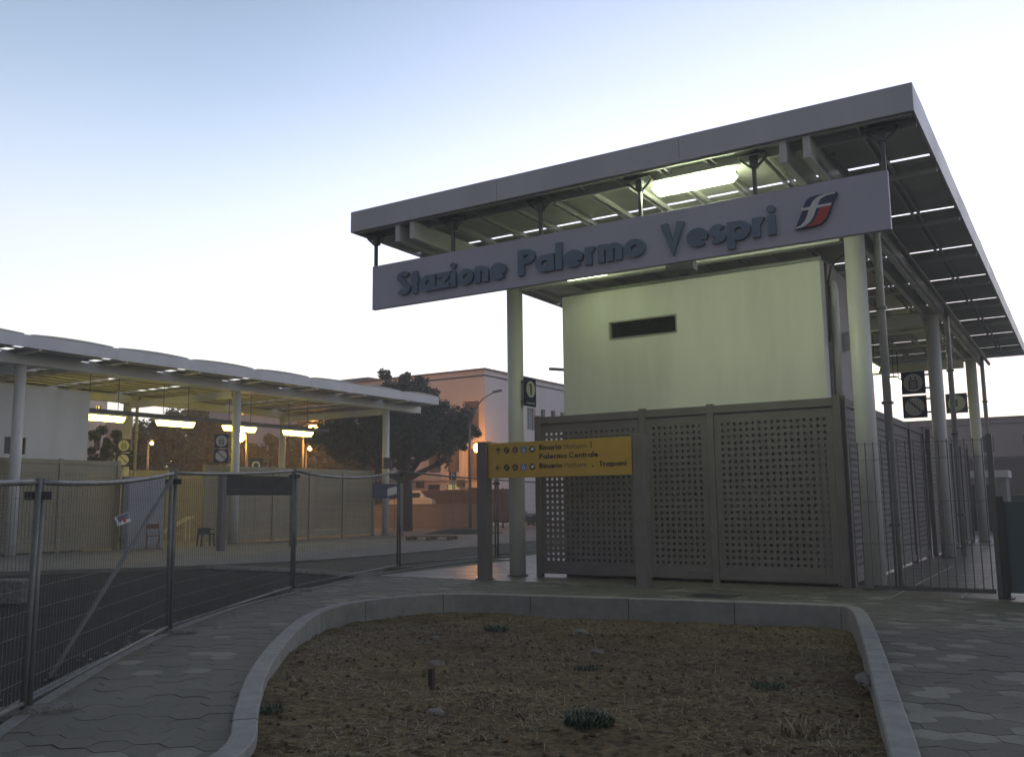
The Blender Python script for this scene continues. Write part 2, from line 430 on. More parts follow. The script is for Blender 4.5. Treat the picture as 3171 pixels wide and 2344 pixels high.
# ------------------------------------------------------------------ the ground
g = MB(); S = 900
g.add([(-S,-S,-0.7),(S,-S,-0.7),(S,S,-0.7),(-S,S,-0.7)], [(0,1,2,3)])
obj('ground', g, M['earth'], kind='structure')

rk = smooth_line(ROAD_KERB); pe = smooth_line(PATH_EDGE); fe = smooth_line(FAR_EDGE)
obj('asphalt_road', MB().poly([p for p in rk] + [p for p in reversed(fe)], -0.10), M['asphalt'], kind='structure')
# earth verge between the two kerbs, beyond the flush line
vs = [(-19.0, 15.85), (-16.0, 15.85), (-12.95, 15.32)] + [p for p in rk if p[1] > 15.4 and p[1] < 61] + [p for p in reversed(fe) if p[1] > 15.9]
obj('verge', MB().poly(vs, -0.06), M['verge'], kind='structure')
fl = MB()
for off in (0.0, 0.28):
    a = [(-19.2, 15.86-off), (-16.0, 15.86-off), (-12.9-off*0.1, 15.33-off)]
    for i in range(2): fl.beam((*a[i], -0.05), (*a[i+1], -0.05), 0.05, 0.06)
o = obj('kerb_line', fl, M['paint'], kind='structure')
# far pavement
far_poly = [p for p in fe] + [(-75, 60), (-75, 3)]
far = obj('far_pavement', MB().prism(far_poly, -0.7, 0.0), M['concrete'], kind='structure')
# near pavement base, split round the planting bed
bed = smooth_line(BED, True, 5)
bi = max(range(len(bed)), key=lambda i: bed[i][1])
hole = [p for p in bed]
outer = [p for p in pe] + [(14, 60), (14, -6)]
def poly_hole(outer, hole, z):
    tri = tessellate_polygon([[Vector((*p, 0)) for p in outer], [Vector((*p, 0)) for p in hole]])
    allp = outer + hole; m = MB(); fs = []
    for t in tri:
        a, b, c = [allp[i] for i in t]
        fs.append(t if (b[0]-a[0])*(c[1]-a[1])-(b[1]-a[1])*(c[0]-a[0]) > 0 else (t[0], t[2], t[1]))
    return m.add([(*p, z) for p in allp], fs)
pavement = obj('pavement', poly_hole(outer, hole, -0.022), M['joint'], kind='structure')
# concrete edge band along the path and the broken mortar strip outside it
def ribbon(line, w, z0, z1):
    b = offset_line(line, w); m = MB(); n = len(line)
    for i in range(n-1):
        a0, a1, b0, b1 = line[i], line[i+1], b[i], b[i+1]
        m.add([(*a0, z1), (*a1, z1), (*b1, z1), (*b0, z1), (*a0, z0), (*a1, z0), (*b1, z0), (*b0, z0)],
              [(0,1,2,3), (4,5,1,0), (7,3,2,6)])
    return m
M['edge'] = mat('edge_concrete', (0.20, 0.20, 0.195), 0.85, 0, 0.15, 4, bump=0.4, bscale=90)
obj('path_edging', ribbon([p for p in pe], 0.10, -0.14, 0.012), M['edge'], parent=pavement)
mm = MB(); gap = [p for p in pe if p[1] < 9.0]; k2 = [p for p in rk if p[1] < 9.0]
mm.poly([p for p in gap] + [p for p in reversed(k2)], -0.07)
obj('mortar_strip', mm, M['rubble'], kind='structure')

# pavers: waisted hexagons
def paver_outline(w=0.31, d=0.235):
    return [(-w*0.5, 0), (-w*0.24, -d*0.5), (w*0.24, -d*0.5), (w*0.5, 0), (w*0.24, d*0.5), (-w*0.24, d*0.5)]
def paver_geo(cx, cy, dz, sc=1.0, rot=0.0):
    o = paver_outline(); t = 0.010
    c, s = math.cos(rot), math.sin(rot)
    o = [(x*c-y*s, x*s+y*c) for x, y in o]
    top = [(x*sc*0.978, y*sc*0.972) for x, y in o]; n = 6
    v = [(cx+x, cy+y, dz) for x, y in top] + [(cx+x*sc*0.985, cy+y*sc*0.975, dz-0.007) for x, y in o] + [(cx+x*sc*0.985, cy+y*sc*0.975, -0.03) for x, y in o]
    f = [tuple(range(n))]
    for k in range(n):
        j = (k+1) % n; f.append((k+n, j+n, j, k)); f.append((k+2*n, j+2*n, j+n, k+n))
    return v, f
PW, PD = 0.2312, 0.2368
cells = []
def shrink(poly, d):
    q = offset_line(poly, -d, True)
    return q if inside(q[10], poly) == (d > 0) else offset_line(poly, d, True)
hole_in = offset_line(hole, -0.12, True)
if not inside(hole_in[10], hole): hole_in = offset_line(hole, 0.12, True)
hole_mid = offset_line(hole, -0.06, True)
if not inside(hole_mid[10], hole): hole_mid = offset_line(hole, 0.06, True)
pe_out = offset_line(pe, 0.16)
if inside(pe_out[20], [p for p in pe] + [(14, 60), (14, -6)]): pe_out = offset_line(pe, -0.16)
lim_w = pe_out + [(14, 60), (14, -6)]
def nearest(p, poly, closed=True):
    best = None
    n = len(poly)
    for i in range(n if closed else n-1):
        a, b = poly[i], poly[(i+1) % n]; dx, dy = b[0]-a[0], b[1]-a[1]; l = dx*dx+dy*dy
        t = 0 if l == 0 else max(0, min(1, ((p[0]-a[0])*dx+(p[1]-a[1])*dy)/l)); q = (a[0]+dx*t, a[1]+dy*t); d = (q[0]-p[0])**2+(q[1]-p[1])**2
        if best is None or d < best[0]: best = (d, q)
    return best
def cut_paver(X, Y, v, f):
    out = []
    for (x, y, z) in v:
        if inside((x, y), hole_mid): x, y = nearest((x, y), hole_mid)[1]
        elif not inside((x, y), lim): x, y = nearest((x, y), pe, False)[1]
        out.append((x, y, z))
    return out, f
def near_edge(X, Y):
    for k in range(8):
        x, y = X+0.2*math.cos(k*.785), Y+0.16*math.sin(k*.785)
        if inside((x, y), hole) or not inside((x, y), lim): return True
    return False
inner_left = [p for p in pe]
lim = inner_left + [(14, 60), (14, -6)]
nx = 0
x = -14.0
i = 0
PROT = R(-14)
cP, sP = math.cos(PROT), math.sin(PROT)
for i in range(-110, 110):
    for j in range(-90, 100):
        px, py = i*PW, j*PD + (PD*0.5 if i % 2 else 0)
        X, Y = px*cP-py*sP - 2, px*sP+py*cP + 7
        if not (-14 < X < 6 and 0.5 < Y < 14.72): continue
        if X > 0.63*Y + 1.5: continue
        if not inside((X, Y), lim_w) or inside((X, Y), hole_in): continue
        cells.append((X, Y))
edge_cells = [c for c in cells if near_edge(*c)]
cells = [c for c in cells if not near_edge(*c)]
cells.sort(key=lambda c: (c[0]**2+c[1]**2 if (c[1] > 3.2) else 1e6))
protos = []
for k in range(4):
    v, f = paver_geo(0, 0, 0.0, 1.02, PROT); protos.append(MB().add(v, f).mesh('paver'))
    protos[-1].materials.append(M['paver'])
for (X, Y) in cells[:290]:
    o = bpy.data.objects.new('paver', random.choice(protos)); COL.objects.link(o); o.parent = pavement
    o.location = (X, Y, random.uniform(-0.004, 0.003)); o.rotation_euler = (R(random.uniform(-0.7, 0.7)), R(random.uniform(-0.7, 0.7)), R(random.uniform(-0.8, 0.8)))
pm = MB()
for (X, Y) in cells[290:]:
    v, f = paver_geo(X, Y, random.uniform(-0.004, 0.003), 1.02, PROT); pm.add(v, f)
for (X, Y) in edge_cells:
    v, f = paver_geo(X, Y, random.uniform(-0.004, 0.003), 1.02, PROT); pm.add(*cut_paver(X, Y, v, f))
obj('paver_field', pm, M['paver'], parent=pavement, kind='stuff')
# polished slabs on the station forecourt
forecourt = thing('forecourt', '', ''); del forecourt['label']; del forecourt['category']; forecourt['kind'] = 'structure'
sl = MB().box(-0.445, 0.445, -0.445, 0.445, -0.03, 0).mesh('slab'); sl.materials.append(M['slab'])
bevel_mesh(sl, 0.004)
far_sl = MB(); ns = 0
for i in range(0, 24):
    for j in range(0, 40):
        X, Y = -12.95 + i*0.9, 15.2 + j*0.9
        if not inside((X-0.3, Y), lim) or X > 4: continue
        z = random.uniform(-0.001, 0.001)
        if Y < 22:
            o = bpy.data.objects.new('slab', sl); COL.objects.link(o); o.parent = forecourt; o.location = (X, Y, z)
        else: far_sl.box(X-0.445, X+0.445, Y-0.445, Y+0.445, -0.03, z)
o = obj('slab_field', far_sl, M['slab'], parent=forecourt, kind='stuff')

# kerb round the planting bed, stone by stone
kerb = thing('kerb', '', ''); del kerb['label']; del kerb['category']; kerb['kind'] = 'structure'
ring = resample(bed + [bed[0]], 0.11)
inn = offset_line(ring, -0.165, True)
if not inside(inn[10], bed): inn = offset_line(ring, 0.165, True)
def stone(i0, i1, name, outl, inl, z0, z1, par, m):
    a = [Vector(outl[i % len(outl)]) for i in range(i0, i1+1)]; b = [Vector(inl[i % len(inl)]) for i in range(i0, i1+1)]
    n = len(a); g = 0.006
    a[0] += (a[1]-a[0]).normalized()*g; b[0] += (b[1]-b[0]).normalized()*g
    a[-1] -= (a[-1]-a[-2]).normalized()*g; b[-1] -= (b[-1]-b[-2]).normalized()*g
    dz = random.uniform(-0.003, 0.003); z1 += dz; c = 0.012; mb = MB(); vs = []
    for p, q in zip(a, b):
        d = (q-p).normalized()
        vs += [(*p, z0), (*p, z1-c), (*(p+d*c), z1), (*(q-d*c), z1), (*q, z1-c), (*q, z0)]
    fs = []
    for k in range(n-1):
        for s in range(5): fs.append((k*6+s, k*6+s+1, (k+1)*6+s+1, (k+1)*6+s))
    fs.append(tuple(range(5, -1, -1))); fs.append(tuple((n-1)*6+s for s in range(6)))
    me = mb.add(vs, fs).mesh(name)
    bm = bmesh.new(); bm.from_mesh(me); bmesh.ops.recalc_face_normals(bm, faces=bm.faces); bm.to_mesh(me); bm.free()
    obj(name, me, m, parent=par)
i = 0
while i < len(ring):
    j = min(i+14, len(ring)); stone(i, j, 'kerb_stone', ring, inn, -0.42, 0.045, kerb, M['kerb']); i = j
# road kerb
rkr = resample([p for p in rk if 2.0 < p[1] < 34], 0.2); rki = offset_line(rkr, 0.10)
road_kerb = thing('road_kerb', '', ''); del road_kerb['label']; del road_kerb['category']; road_kerb['kind'] = 'structure'
i = 0
while i < len(rkr)-1:
    j = min(i+5, len(rkr)-1); stone(i, j, 'kerb_stone', rkr, rki, -0.2, -0.01, road_kerb, M['edge']); i = j

# soil in the bed
inner_poly = inn
def soil_z(x, y):
    t = min(1, max(0, (y-4.5)/7.0)); t = t*t*(3-2*t)
    base = -0.05-0.22*t
    n = noise.noise(Vector((x*0.8, y*0.8, 1)))*0.05+noise.noise(Vector((x*3, y*3, 4)))*0.022+noise.noise(Vector((x*9, y*9, 9)))*0.014+abs(noise.noise(Vector((x*22, y*22, 3))))*0.012
    return base+n
st = 0.06; idx = {}; sm = MB(); vs = []; fs = []
gx0, gy0 = -9.5, -1.0
NX, NY = int(10.6/st), int(14.2/st)
wide = offset_line(ring, -0.06, True)
if not inside(wide[10], bed): wide = offset_line(ring, 0.06, True)
rows = {}
def cross(y):
    xs = []
    n = len(wide)
    for i in range(n):
        a, b = wide[i], wide[i-1]
        if (a[1] > y) != (b[1] > y): xs.append((b[0]-a[0])*(y-a[1])/(b[1]-a[1])+a[0])
    return sorted(xs)
def vid(i, j):
    if (i, j) not in idx:
        x, y = gx0+i*st, gy0+j*st; idx[(i, j)] = len(vs); vs.append((x, y, soil_z(x, y)))
    return idx[(i, j)]
for j in range(NY):
    y = gy0+(j+.5)*st; xs = cross(y)
    for i in range(NX):
        x = gx0+(i+.5)*st
        if len(xs) >= 2 and xs[0] < x < xs[-1]:
            fs.append((vid(i, j), vid(i+1, j), vid(i+1, j+1), vid(i, j+1)))
soil = obj('soil_bed', sm.add(vs, fs), M['soil'], kind='structure', smooth=True)
# dry straw and dead grass
gm = MB()
def in_bed(x, y): 
    xs = cross(y); return len(xs) >= 2 and xs[0]+0.12 < x < xs[-1]-0.12
cnt = 0
while cnt < 34000:
    x, y = random.uniform(-9.2, 0.3), random.uniform(2.5, 12.9)
    if not in_bed(x, y): continue
    if noise.noise(Vector((x*0.9, y*0.9, 7))) + random.uniform(-0.25, 0.35) < 0: cnt += 1; continue
    z = soil_z(x, y); L = random.uniform(0.02, 0.11)*(2.0 if random.random() < 0.012 else 1); a = random.uniform(0, 6.28); e = random.uniform(-0.05, 0.5) if random.random() < 0.9 else random.uniform(0.6, 1.4)
    d = Vector((math.cos(a)*math.cos(e), math.sin(a)*math.cos(e), math.sin(e))); s = Vector((-math.sin(a), math.cos(a), 0))*random.uniform(0.0016, 0.0035)
    p = Vector((x, y, z+0.004)); q = p+d*L*0.6; r = q+(d+Vector((0, 0, -0.5))).normalized()*L*0.5
    gm.add([p-s, p+s, q+s, q-s, r], [(0,1,2,3), (3,2,4)]); cnt += 1
tag(obj('dry_grass', gm, M['straw'], kind='stuff'), 'dead straw and dry grass blades scattered over the planting bed soil', 'grass')
# clods
cm = MB()
for _ in range(2600):
    x, y = random.uniform(-9.2, 0.3), random.uniform(2.5, 12.9)
    if not in_bed(x, y): continue
    r = random.uniform(0.008, 0.03); z = soil_z(x, y)+r*0.3
    vv = [(1,0,0),(-1,0,0),(0,1,0),(0,-1,0),(0,0,1),(0,0,-1)]
    vv = [(x+a*r*random.uniform(.6,1.3), y+b*r*random.uniform(.6,1.3), z+c*r*random.uniform(.4,.9)) for a, b, c in vv]
    cm.add(vv, [(0,2,4),(2,1,4),(1,3,4),(3,0,4),(2,0,5),(1,2,5),(3,1,5),(0,3,5)])
tag(obj('soil_clods', cm, M['soil'], kind='stuff'), 'crumbled brown clods of earth lying all over the planting bed', 'soil')
def blob(r, sx=1, sy=1, sz=0.6, seed=0, sub=2):
    bm = bmesh.new(); bmesh.ops.create_icosphere(bm, subdivisions=sub, radius=r)
    for v in bm.verts:
        n = noise.noise(v.co*(1.6/r)+Vector((seed, 0, 0)))
        v.co *= 1+0.35*n; v.co.x *= sx; v.co.y *= sy; v.co.z *= sz
    me = bpy.data.meshes.new('stone'); bm.to_mesh(me); bm.free(); return me
for k, (x, y, r, lb) in enumerate([(-5.55, 7.45, 0.075, 'grey stone half sunk in soil at the middle left of the bed'), (-4.15, 5.55, 0.06, 'small grey stone near the front middle of the planting bed'),
                               (-5.9, 11.1, 0.10, 'pale stone near the far kerb at the middle of the bed'), (-4.9, 9.6, 0.07, 'small stone in the right middle of the planting bed'),
                               (-7.15, 9.55, 0.06, 'small stone at the far left of the planting bed'), (-2.9, 4.75, 0.045, 'little pale stone in the front right of the bed')]):
    o = obj('stone', blob(r, 1.3, 0.9, 0.5, k*3.1), M['stone'], loc=(x, y, soil_z(x, y)+r*0.1)); tag(o, lb, 'stone', 'stones lying in the planting bed')
def weed(x, y, n, h, rad, lb, m='weed'):
    w = MB()
    for _ in range(n):
        a = random.uniform(0, 6.28); rr = rad*math.sqrt(random.random()); bx, by = math.cos(a)*rr, math.sin(a)*rr
        t = random.uniform(0, 6.28); ln = h*random.uniform(.5, 1.1); le = random.uniform(0.1, 0.8)
        d = Vector((math.cos(t)*le, math.sin(t)*le, 1)).normalized(); s = Vector((-math.sin(t), math.cos(t), 0))*0.006
        p = Vector((bx, by, 0)); q = p+d*ln*.55; e = q+(d+Vector((math.cos(t), math.sin(t), -0.3))*0.5).normalized()*ln*.5
        w.add([p-s*.6, p+s*.6, q+s, q-s, e], [(0,1,2,3), (3,2,4)])
    tag(obj('weed_clump', w, M[m], loc=(x, y, soil_z(x, y))), lb, 'weed', 'green weeds in the planting bed')
weed(-3.02, 5.78, 420, 0.10, 0.17, 'dense dark green weed tuft at the front centre of the bed')
weed(-6.9, 10.6, 160, 0.09, 0.17, 'dull green weed patch by the far left kerb of the bed')
weed(-2.5, 8.2, 130, 0.07, 0.16, 'low green weed patch in the right half of the bed')
weed(-5.2, 4.9, 110, 0.06, 0.14, 'faint green weed patch beside the left kerb of the bed')
weed(-4.25, 8.1, 90, 0.07, 0.12, 'small green weed tuft in the middle of the bed')
weed(-1.75, 6.4, 60, 0.16, 0.16, 'tall dry stalks standing in the front right of the bed', 'straw')
sk = MB().box(-0.022, 0.022, -0.022, 0.022, -0.1, 0.17)
tag(obj('stake', sk, M['bark'], loc=(-4.75, 6.3, soil_z(-4.75, 6.3)), bevel=0.004), 'short dark wooden stake standing upright in the planting bed', 'stake')
o = obj('mortar_lump', blob(0.15, 0.4, 1.9, 0.16, 7.7, 3), M['rubble'], loc=(-1.74, 8.35, -0.06), rz=R(14)); tag(o, 'lump of pale mortar spilled against the right kerb inside the bed', 'rubble')
mh = MB().box(-0.36, 0.36, -0.28, 0.28, -0.02, 0.006)
tag(obj('manhole_cover', mh, M['dark'], loc=(-5.0, 13.75, 0.001), bevel=0.003), 'flat dark metal manhole cover set in the pavers before the screens', 'manhole cover')
dg = MB(); dg.box(-0.75, 0.75, -0.22, 0.22, -0.02, 0.012)
# rubble pieces in the broken strip
rb = MB()
for k in range(420):
    t = random.choice([p for p in pe if -1 < p[1] < 8.6])
    x, y = t[0]-random.uniform(0.03, 0.6), t[1]+random.uniform(-.3, .3)
    r = random.uniform(0.01, 0.035) if k % 14 else random.uniform(0.05, 0.09)
    vv = [(1,0,0),(-1,0,0),(0,1,0),(0,-1,0),(0,0,1),(0,0,-1)]
    vv = [(x+a_*r*random.uniform(.6,1.4), y+b_*r*random.uniform(.6,1.4), -0.065+c_*r*random.uniform(.4,.8)) for a_, b_, c_ in vv]
    rb.add(vv, [(0,2,4),(2,1,4),(1,3,4),(3,0,4),(2,0,5),(1,2,5),(3,1,5),(0,3,5)])
tag(obj('rubble', rb, M['rubble'], kind='stuff'), 'broken mortar and pebbles littering the unfinished strip beside the curved path', 'rubble')

# ------------------------------------------------------------------ perforated screens
_pc = {}
def perf_panel(width, height, m, pitch=0.112, hole=0.049, rows=None, t=0.012):
    key = (round(width, 2), round(height, 2), m.name, pitch)
    if key in _pc: return _pc[key]
    nxh = int((width-0.10)/pitch); nzh = int((height-0.36)/pitch)
    mx = (width-(nxh*pitch))/2; mz0 = 0.22
    xs = [0]; zs = [0]; hx = []; hz = []
    for i in range(nxh):
        c = mx+pitch*(i+.5); hx.append(len(xs)); xs += [c-hole/2, c+hole/2]
    for j in range(nzh):
        c = mz0+pitch*(j+.5); hz.append(len(zs)); zs += [c-hole/2, c+hole/2]
    xs.append(width); zs.append(height); hx = set(hx); hz = set(hz)
    n, k = len(xs), len(zs); vs = [(x, -t, z) for z in zs for x in xs]+[(x, 0, z) for z in zs for x in xs]; fs = []; N = n*k
    for j in range(k-1):
        for i in range(n-1):
            a, b, c, d = j*n+i, j*n+i+1, (j+1)*n+i+1, (j+1)*n+i
            if i in hx and j in hz:
                fs += [(a, a+N, b+N, b), (b, b+N, c+N, c), (c, c+N, d+N, d), (d, d+N, a+N, a)]
            else:
                fs += [(a, b, c, d), (a+N, d+N, c+N, b+N)]
    me = bpy.data.meshes.new('perforated_panel'); me.from_pydata(vs, [], fs); me.materials.append(m); _pc[key] = me
    return me
def screen_run(root, stops, m, H=3.15, z0=0.06, post=0.12):
    """local x runs along the screen; front faces -y"""
    for i, s in enumerate(stops):
        q = MB().box(s-post/2, s+post/2, -0.06, 0.06, 0, H+0.03)
        obj('post', q, m, root, bevel=0.005)
    for a, b in zip(stops[:-1], stops[1:]):
        w = b-a-post
        o = bpy.data.objects.new('perforated_panel', perf_panel(w, H-z0-0.14, m)); COL.objects.link(o); o.parent = root; o.location = (a+post/2, 0.0, z0)
        obj('top_rail', MB().box(a+post/2, b-post/2, -0.045, 0.045, H-0.14, H), m, root)
        obj('bottom_rail', MB().box(a+post/2, b-post/2, -0.035, 0.035, z0, z0+0.12), m, root)

# ------------------------------------------------------------------ station canopies
def canopy(name, label, x0, x1, y0, y1, zb, colxs, colys, slots, front_rails, cap_side, mS, ribpitch=0.71, dps=(), gh=0.048, rz0=0.0):
    """x0..x1, y0..y1 roof outline; zb bottom of fascia"""
    root = thing(name, label, 'canopy', ((x0+x1)/2, (y0+y1)/2, 0))
    off = root.location.copy()
    def part(nm, mb, m, par=None, **kw):
        return obj(nm, rel(mb, off), m, root if par is None else par, **kw)
    zt = zb+0.38
    nf = 3 if x1-x0 < 9.7 else 4
    for k in range(nf):
        a, b = x0+(x1-x0)*k/nf, x0+(x1-x0)*(k+1)/nf
        part('fascia_panel', MB().box(a+(0.003 if k else 0), b-(0.003 if k < nf-1 else 0), y0, y0+0.03, zb+random.uniform(-.002, .002), zt+random.uniform(-.002, .002)), M['fascia'], bevel=0.003)
    part('fascia_backing', MB().box(x0+0.05, x1-0.05, y0+0.031, y0+0.05, zb+0.02, zt-0.02), M['rib'])
    part('rear_fascia', MB().box(x0, x1, y1-0.03, y1, zb, zt), M['fascia'])
    ys_ = [y0+0.03]+list(slots)+[y1-0.03]
    for sx in (x0, x1-0.03):
        for k in range(len(ys_)-1):
            part('fascia_panel', MB().box(sx, sx+0.03, ys_[k]+0.003, ys_[k+1]-0.003, zb+random.uniform(-.002, .002), zt+random.uniform(-.002, .002)), M['fascia'])
    # ribs run along y through every module
    ribx = []
    x = x1-0.68
    while x > x0+0.2: ribx.append(x); x -= ribpitch
    mods = []
    ys = [y0+0.05]+list(slots)+[y1-0.05]
    for i in range(len(ys)-1):
        a = ys[i]+(gh if i else 0); b = ys[i+1]-(gh if i < len(ys)-2 else 0)
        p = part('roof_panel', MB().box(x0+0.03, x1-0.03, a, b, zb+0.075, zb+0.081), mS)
        for rx in ribx:
            for dx in (-0.05, 0.05):
                r = obj('rib', rel(MB().box(rx+dx-0.014, rx+dx+0.014, ys[i]+(0.001 if i else 0), ys[i+1], zb+rz0, zb+0.074), off), M['rib'], p)
        # arched capping along both long sides
        for sx in (x0+0.02, x1-0.18):
            nseg = 12; vs = []; fs = []
            a2, b2 = ys[i]+0.13, ys[i+1]-0.13
            for k in range(nseg+1):
                t = k/nseg; yy = a2+(b2-a2)*t; hh = 0.035+cap_side*4*t*(1-t)
                vs += [(sx, yy, zt+hh), (sx+0.16, yy, zt+hh), (sx, yy, zt+0.012), (sx+0.16, yy, zt+0.012)]
            for k in range(nseg):
                o_ = k*4
                fs += [(o_, o_+1, o_+5, o_+4), (o_+1, o_+3, o_+7, o_+5), (o_+2, o_, o_+4, o_+6), (o_+3, o_+2, o_+6, o_+7)]
            fs += [(0, 2, 3, 1), (nseg*4, nseg*4+1, nseg*4+3, nseg*4+2)]
            part('gap_strip', MB().box(sx+0.02, sx+0.14, a2, b2, zt-0.03, zt+0.011), M['dark'])  # dark strip added to draw the gap line below the capping
            part('arched_capping', MB().add(vs, fs), M['pipe'])
        # purlins across
    for s in slots:
        for dy, w, z in ((0.42, 0.09, 0.06),):
            part('purlin', MB().box(x0+0.04, x1-0.04, s+dy-w/2, s+dy+w/2, zb-z, zb-0.001), M['rib'])
    for (yy, w, za, zc) in front_rails:
        part('front_rail', MB().box(x0+0.04, x1-0.04, yy-w/2, yy+w/2, zb+za, zb+zc), M['rib'])
    # twin box beams over each column line
    zbm = zb-0.32
    for cx in colxs:
        for dx in (-0.16, 0.16):
            part('beam', MB().box(cx+dx-0.05, cx+dx+0.05, y0+0.06, y1+0.25 if name == 'far_canopy' else y1-0.3, zbm, zb-0.004), M['white_paint'], bevel=0.006)
    for cy in colys:
        part('cross_beam', MB().box(min(colxs)+0.22, max(colxs)-0.22, cy-0.09, cy+0.09, zbm-0.24, zbm+0.04), M['white_paint'], bevel=0.006)
        for cx in colxs:
            c = MB().tube([(cx, cy, 0), (cx, cy, zbm-0.02)], 0.165, 28, True).mesh('column')
            for p in c.polygons: p.use_smooth = len(p.vertices) == 4
            o = obj('column', c, M['white_paint'], root); o.location = -off
            part('column_head', MB().box(cx-0.24, cx+0.24, cy-0.2, cy+0.2, zbm-0.02, zbm-0.001), M['white_paint'])
            col = MB().tube([(cx, cy, 0.0), (cx, cy, 0.03)], 0.21, 24)
            part('base_ring', col, M['galv'])
    for (dx, dy) in dps:
        pts = [(dx, dy, 0.02), (dx, dy, zb-0.45), (dx, dy+0.02, zb-0.25), (dx+0.02, dy+0.12, zb-0.06)]
        d = MB().tube(pts, 0.065, 14).mesh('downpipe')
        for p in d.polygons: p.use_smooth = len(p.vertices) == 4
        o = obj('downpipe', d, M['pipe'], root); o.location = -off
        for z in (1.0, 3.0, 4.6): part('pipe_clamp', MB().box(dx-0.085, dx+0.085, dy-0.075, dy+0.075, z, z+0.04), M['galv'])
    # gutter pipe beside the right-hand beam
    return root
slR = [14.14+2.865*i for i in range(8)]
canR = canopy('station_canopy', 'large flat white steel canopy on round columns over the white block', -11.0, -1.5, 12.15, 36.3, 6.34,
       (-9.8, -3.03), (15.85, 24.95, 34.05), slR, [(12.24, 0.05, -0.02, 0.06), (12.62, 0.06, -0.05, 0.07)], 0.05, M['soffit'], dps=((-2.72, 16.15), (-2.72, 25.25), (-2.72, 34.35)))
gp = MB()
for xx in (-2.62,): gp.tube([(xx, 12.6, 6.12), (xx, 35.9, 6.08)], 0.055, 10)
g_ = obj('gutter_pipe', rel(gp, canR.location), M['galv'], canR, smooth=True)
slL = [12.35+2.98*i for i in range(8)]
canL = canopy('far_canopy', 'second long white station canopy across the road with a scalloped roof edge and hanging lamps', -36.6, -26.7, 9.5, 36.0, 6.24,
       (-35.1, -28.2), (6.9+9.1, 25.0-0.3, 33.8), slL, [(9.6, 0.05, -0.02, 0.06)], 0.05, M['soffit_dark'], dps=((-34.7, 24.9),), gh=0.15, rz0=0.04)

# ------------------------------------------------------------------ white station block behind the screens
blk = thing('station_block', 'tall windowless white rendered block under the nearer canopy behind the perforated screens', 'building', (-6.3, 19.3, 0))
off = blk.location.copy()
W0, W1, WY = -8.92, -3.72, 16.3
def wall_holes(x0, x1, z0, z1, holes, depth):
    """wall in the xz plane at y=0 facing -y, with real recesses"""
    xs = sorted({x0, x1, *[h[0] for h in holes], *[h[1] for h in holes]}); zs = sorted({z0, z1, *[h[2] for h in holes], *[h[3] for h in holes]})
    m = MB()
    for i in range(len(xs)-1):
        for j in range(len(zs)-1):
            cx, cz = (xs[i]+xs[i+1])/2, (zs[j]+zs[j+1])/2
            if any(h[0] < cx < h[1] and h[2] < cz < h[3] for h in holes): continue
            m.add([(xs[i], 0, zs[j]), (xs[i+1], 0, zs[j]), (xs[i+1], 0, zs[j+1]), (xs[i], 0, zs[j+1])], [(0,1,2,3)])
    for h in holes:
        a, b, c, d = h[:4]
        m.add([(a,0,c),(b,0,c),(b,0,d),(a,0,d),(a,depth,c),(b,depth,c),(b,depth,d),(a,depth,d)], [(0,4,5,1)[::-1],(1,5,6,2)[::-1],(2,6,7,3)[::-1],(3,7,4,0)[::-1]])
    return m
VENT = (-7.84, -6.46, 4.66, 4.97)
fw = wall_holes(W0, W1, 0, 5.68, [VENT], 0.14); fw.v = [(x, y+WY, z) for x, y, z in fw.v]
obj('wall', rel(fw, off), M['render'], blk)
sides = MB().add([(W0,WY,0),(W0,18.7,0),(W0,18.7,5.68),(W0,WY,5.68)], [(0,3,2,1)]).add([(W1,WY,0),(W1,18.7,0),(W1,18.7,5.68),(W1,WY,5.68)], [(0,1,2,3)])
sides.add([(W0,18.7,0),(W1,18.7,0),(W1,18.7,5.68),(W0,18.7,5.68)], [(3,2,1,0)]).add([(W0,WY,5.68),(W1,WY,5.68),(W1,18.7,5.68),(W0,18.7,5.68)], [(0,1,2,3)])
obj('wall', rel(sides, off), M['render'], blk)
obj('hole_shade', rel(MB().box(W0-0.012, W1+0.0, WY-0.014, WY-0.001, 0, 2.93), off), M['hole_shade'], blk)  # dark sheet added on the lower wall so the screen holes look shaded
vf = MB()
for q in ((VENT[0]-0.03, VENT[1]+0.03, VENT[3], VENT[3]+0.03), (VENT[0]-0.03, VENT[1]+0.03, VENT[2]-0.03, VENT[2]), (VENT[0]-0.03, VENT[0], VENT[2], VENT[3]), (VENT[1], VENT[1]+0.03, VENT[2], VENT[3])): vf.box(q[0], q[1], WY-0.012, WY-0.001, q[2], q[3])
obj('vent_frame', rel(vf, off), M['pipe'], blk)
obj('roof_trim', rel(MB().box(W0-0.02, W1+0.03, WY-0.03, WY-0.001, 5.64, 5.70), off), M['galv'], blk)
vent = obj('vent', rel(MB().box(VENT[0], VENT[1], WY+0.13, WY+0.15, VENT[2], VENT[3]), off), M['dark'], blk)
sl_me = MB().add([(VENT[0]+.01, WY+0.02, 0), (VENT[1]-.01, WY+0.02, 0), (VENT[1]-.01, WY+0.05, 0.028), (VENT[0]+.01, WY+0.05, 0.028)], [(0,1,2,3)])
for k in range(8):
    s = obj('slat', rel(MB().add([(VENT[0]+.01, WY+0.02, VENT[2]+.01+k*.037), (VENT[1]-.01, WY+0.02, VENT[2]+.01+k*.037), (VENT[1]-.01, WY+0.055, VENT[2]+.035+k*.037), (VENT[0]+.01, WY+0.055, VENT[2]+.035+k*.037)], [(0,1,2,3)]), off), M['dark'], vent)
dct = MB().tube([(-3.62, 16.75, 3.2), (-3.60, 16.75, 5.15), (-3.62, 16.78, 5.27), (-3.70, 16.8, 5.32)], 0.075, 12).mesh('duct')
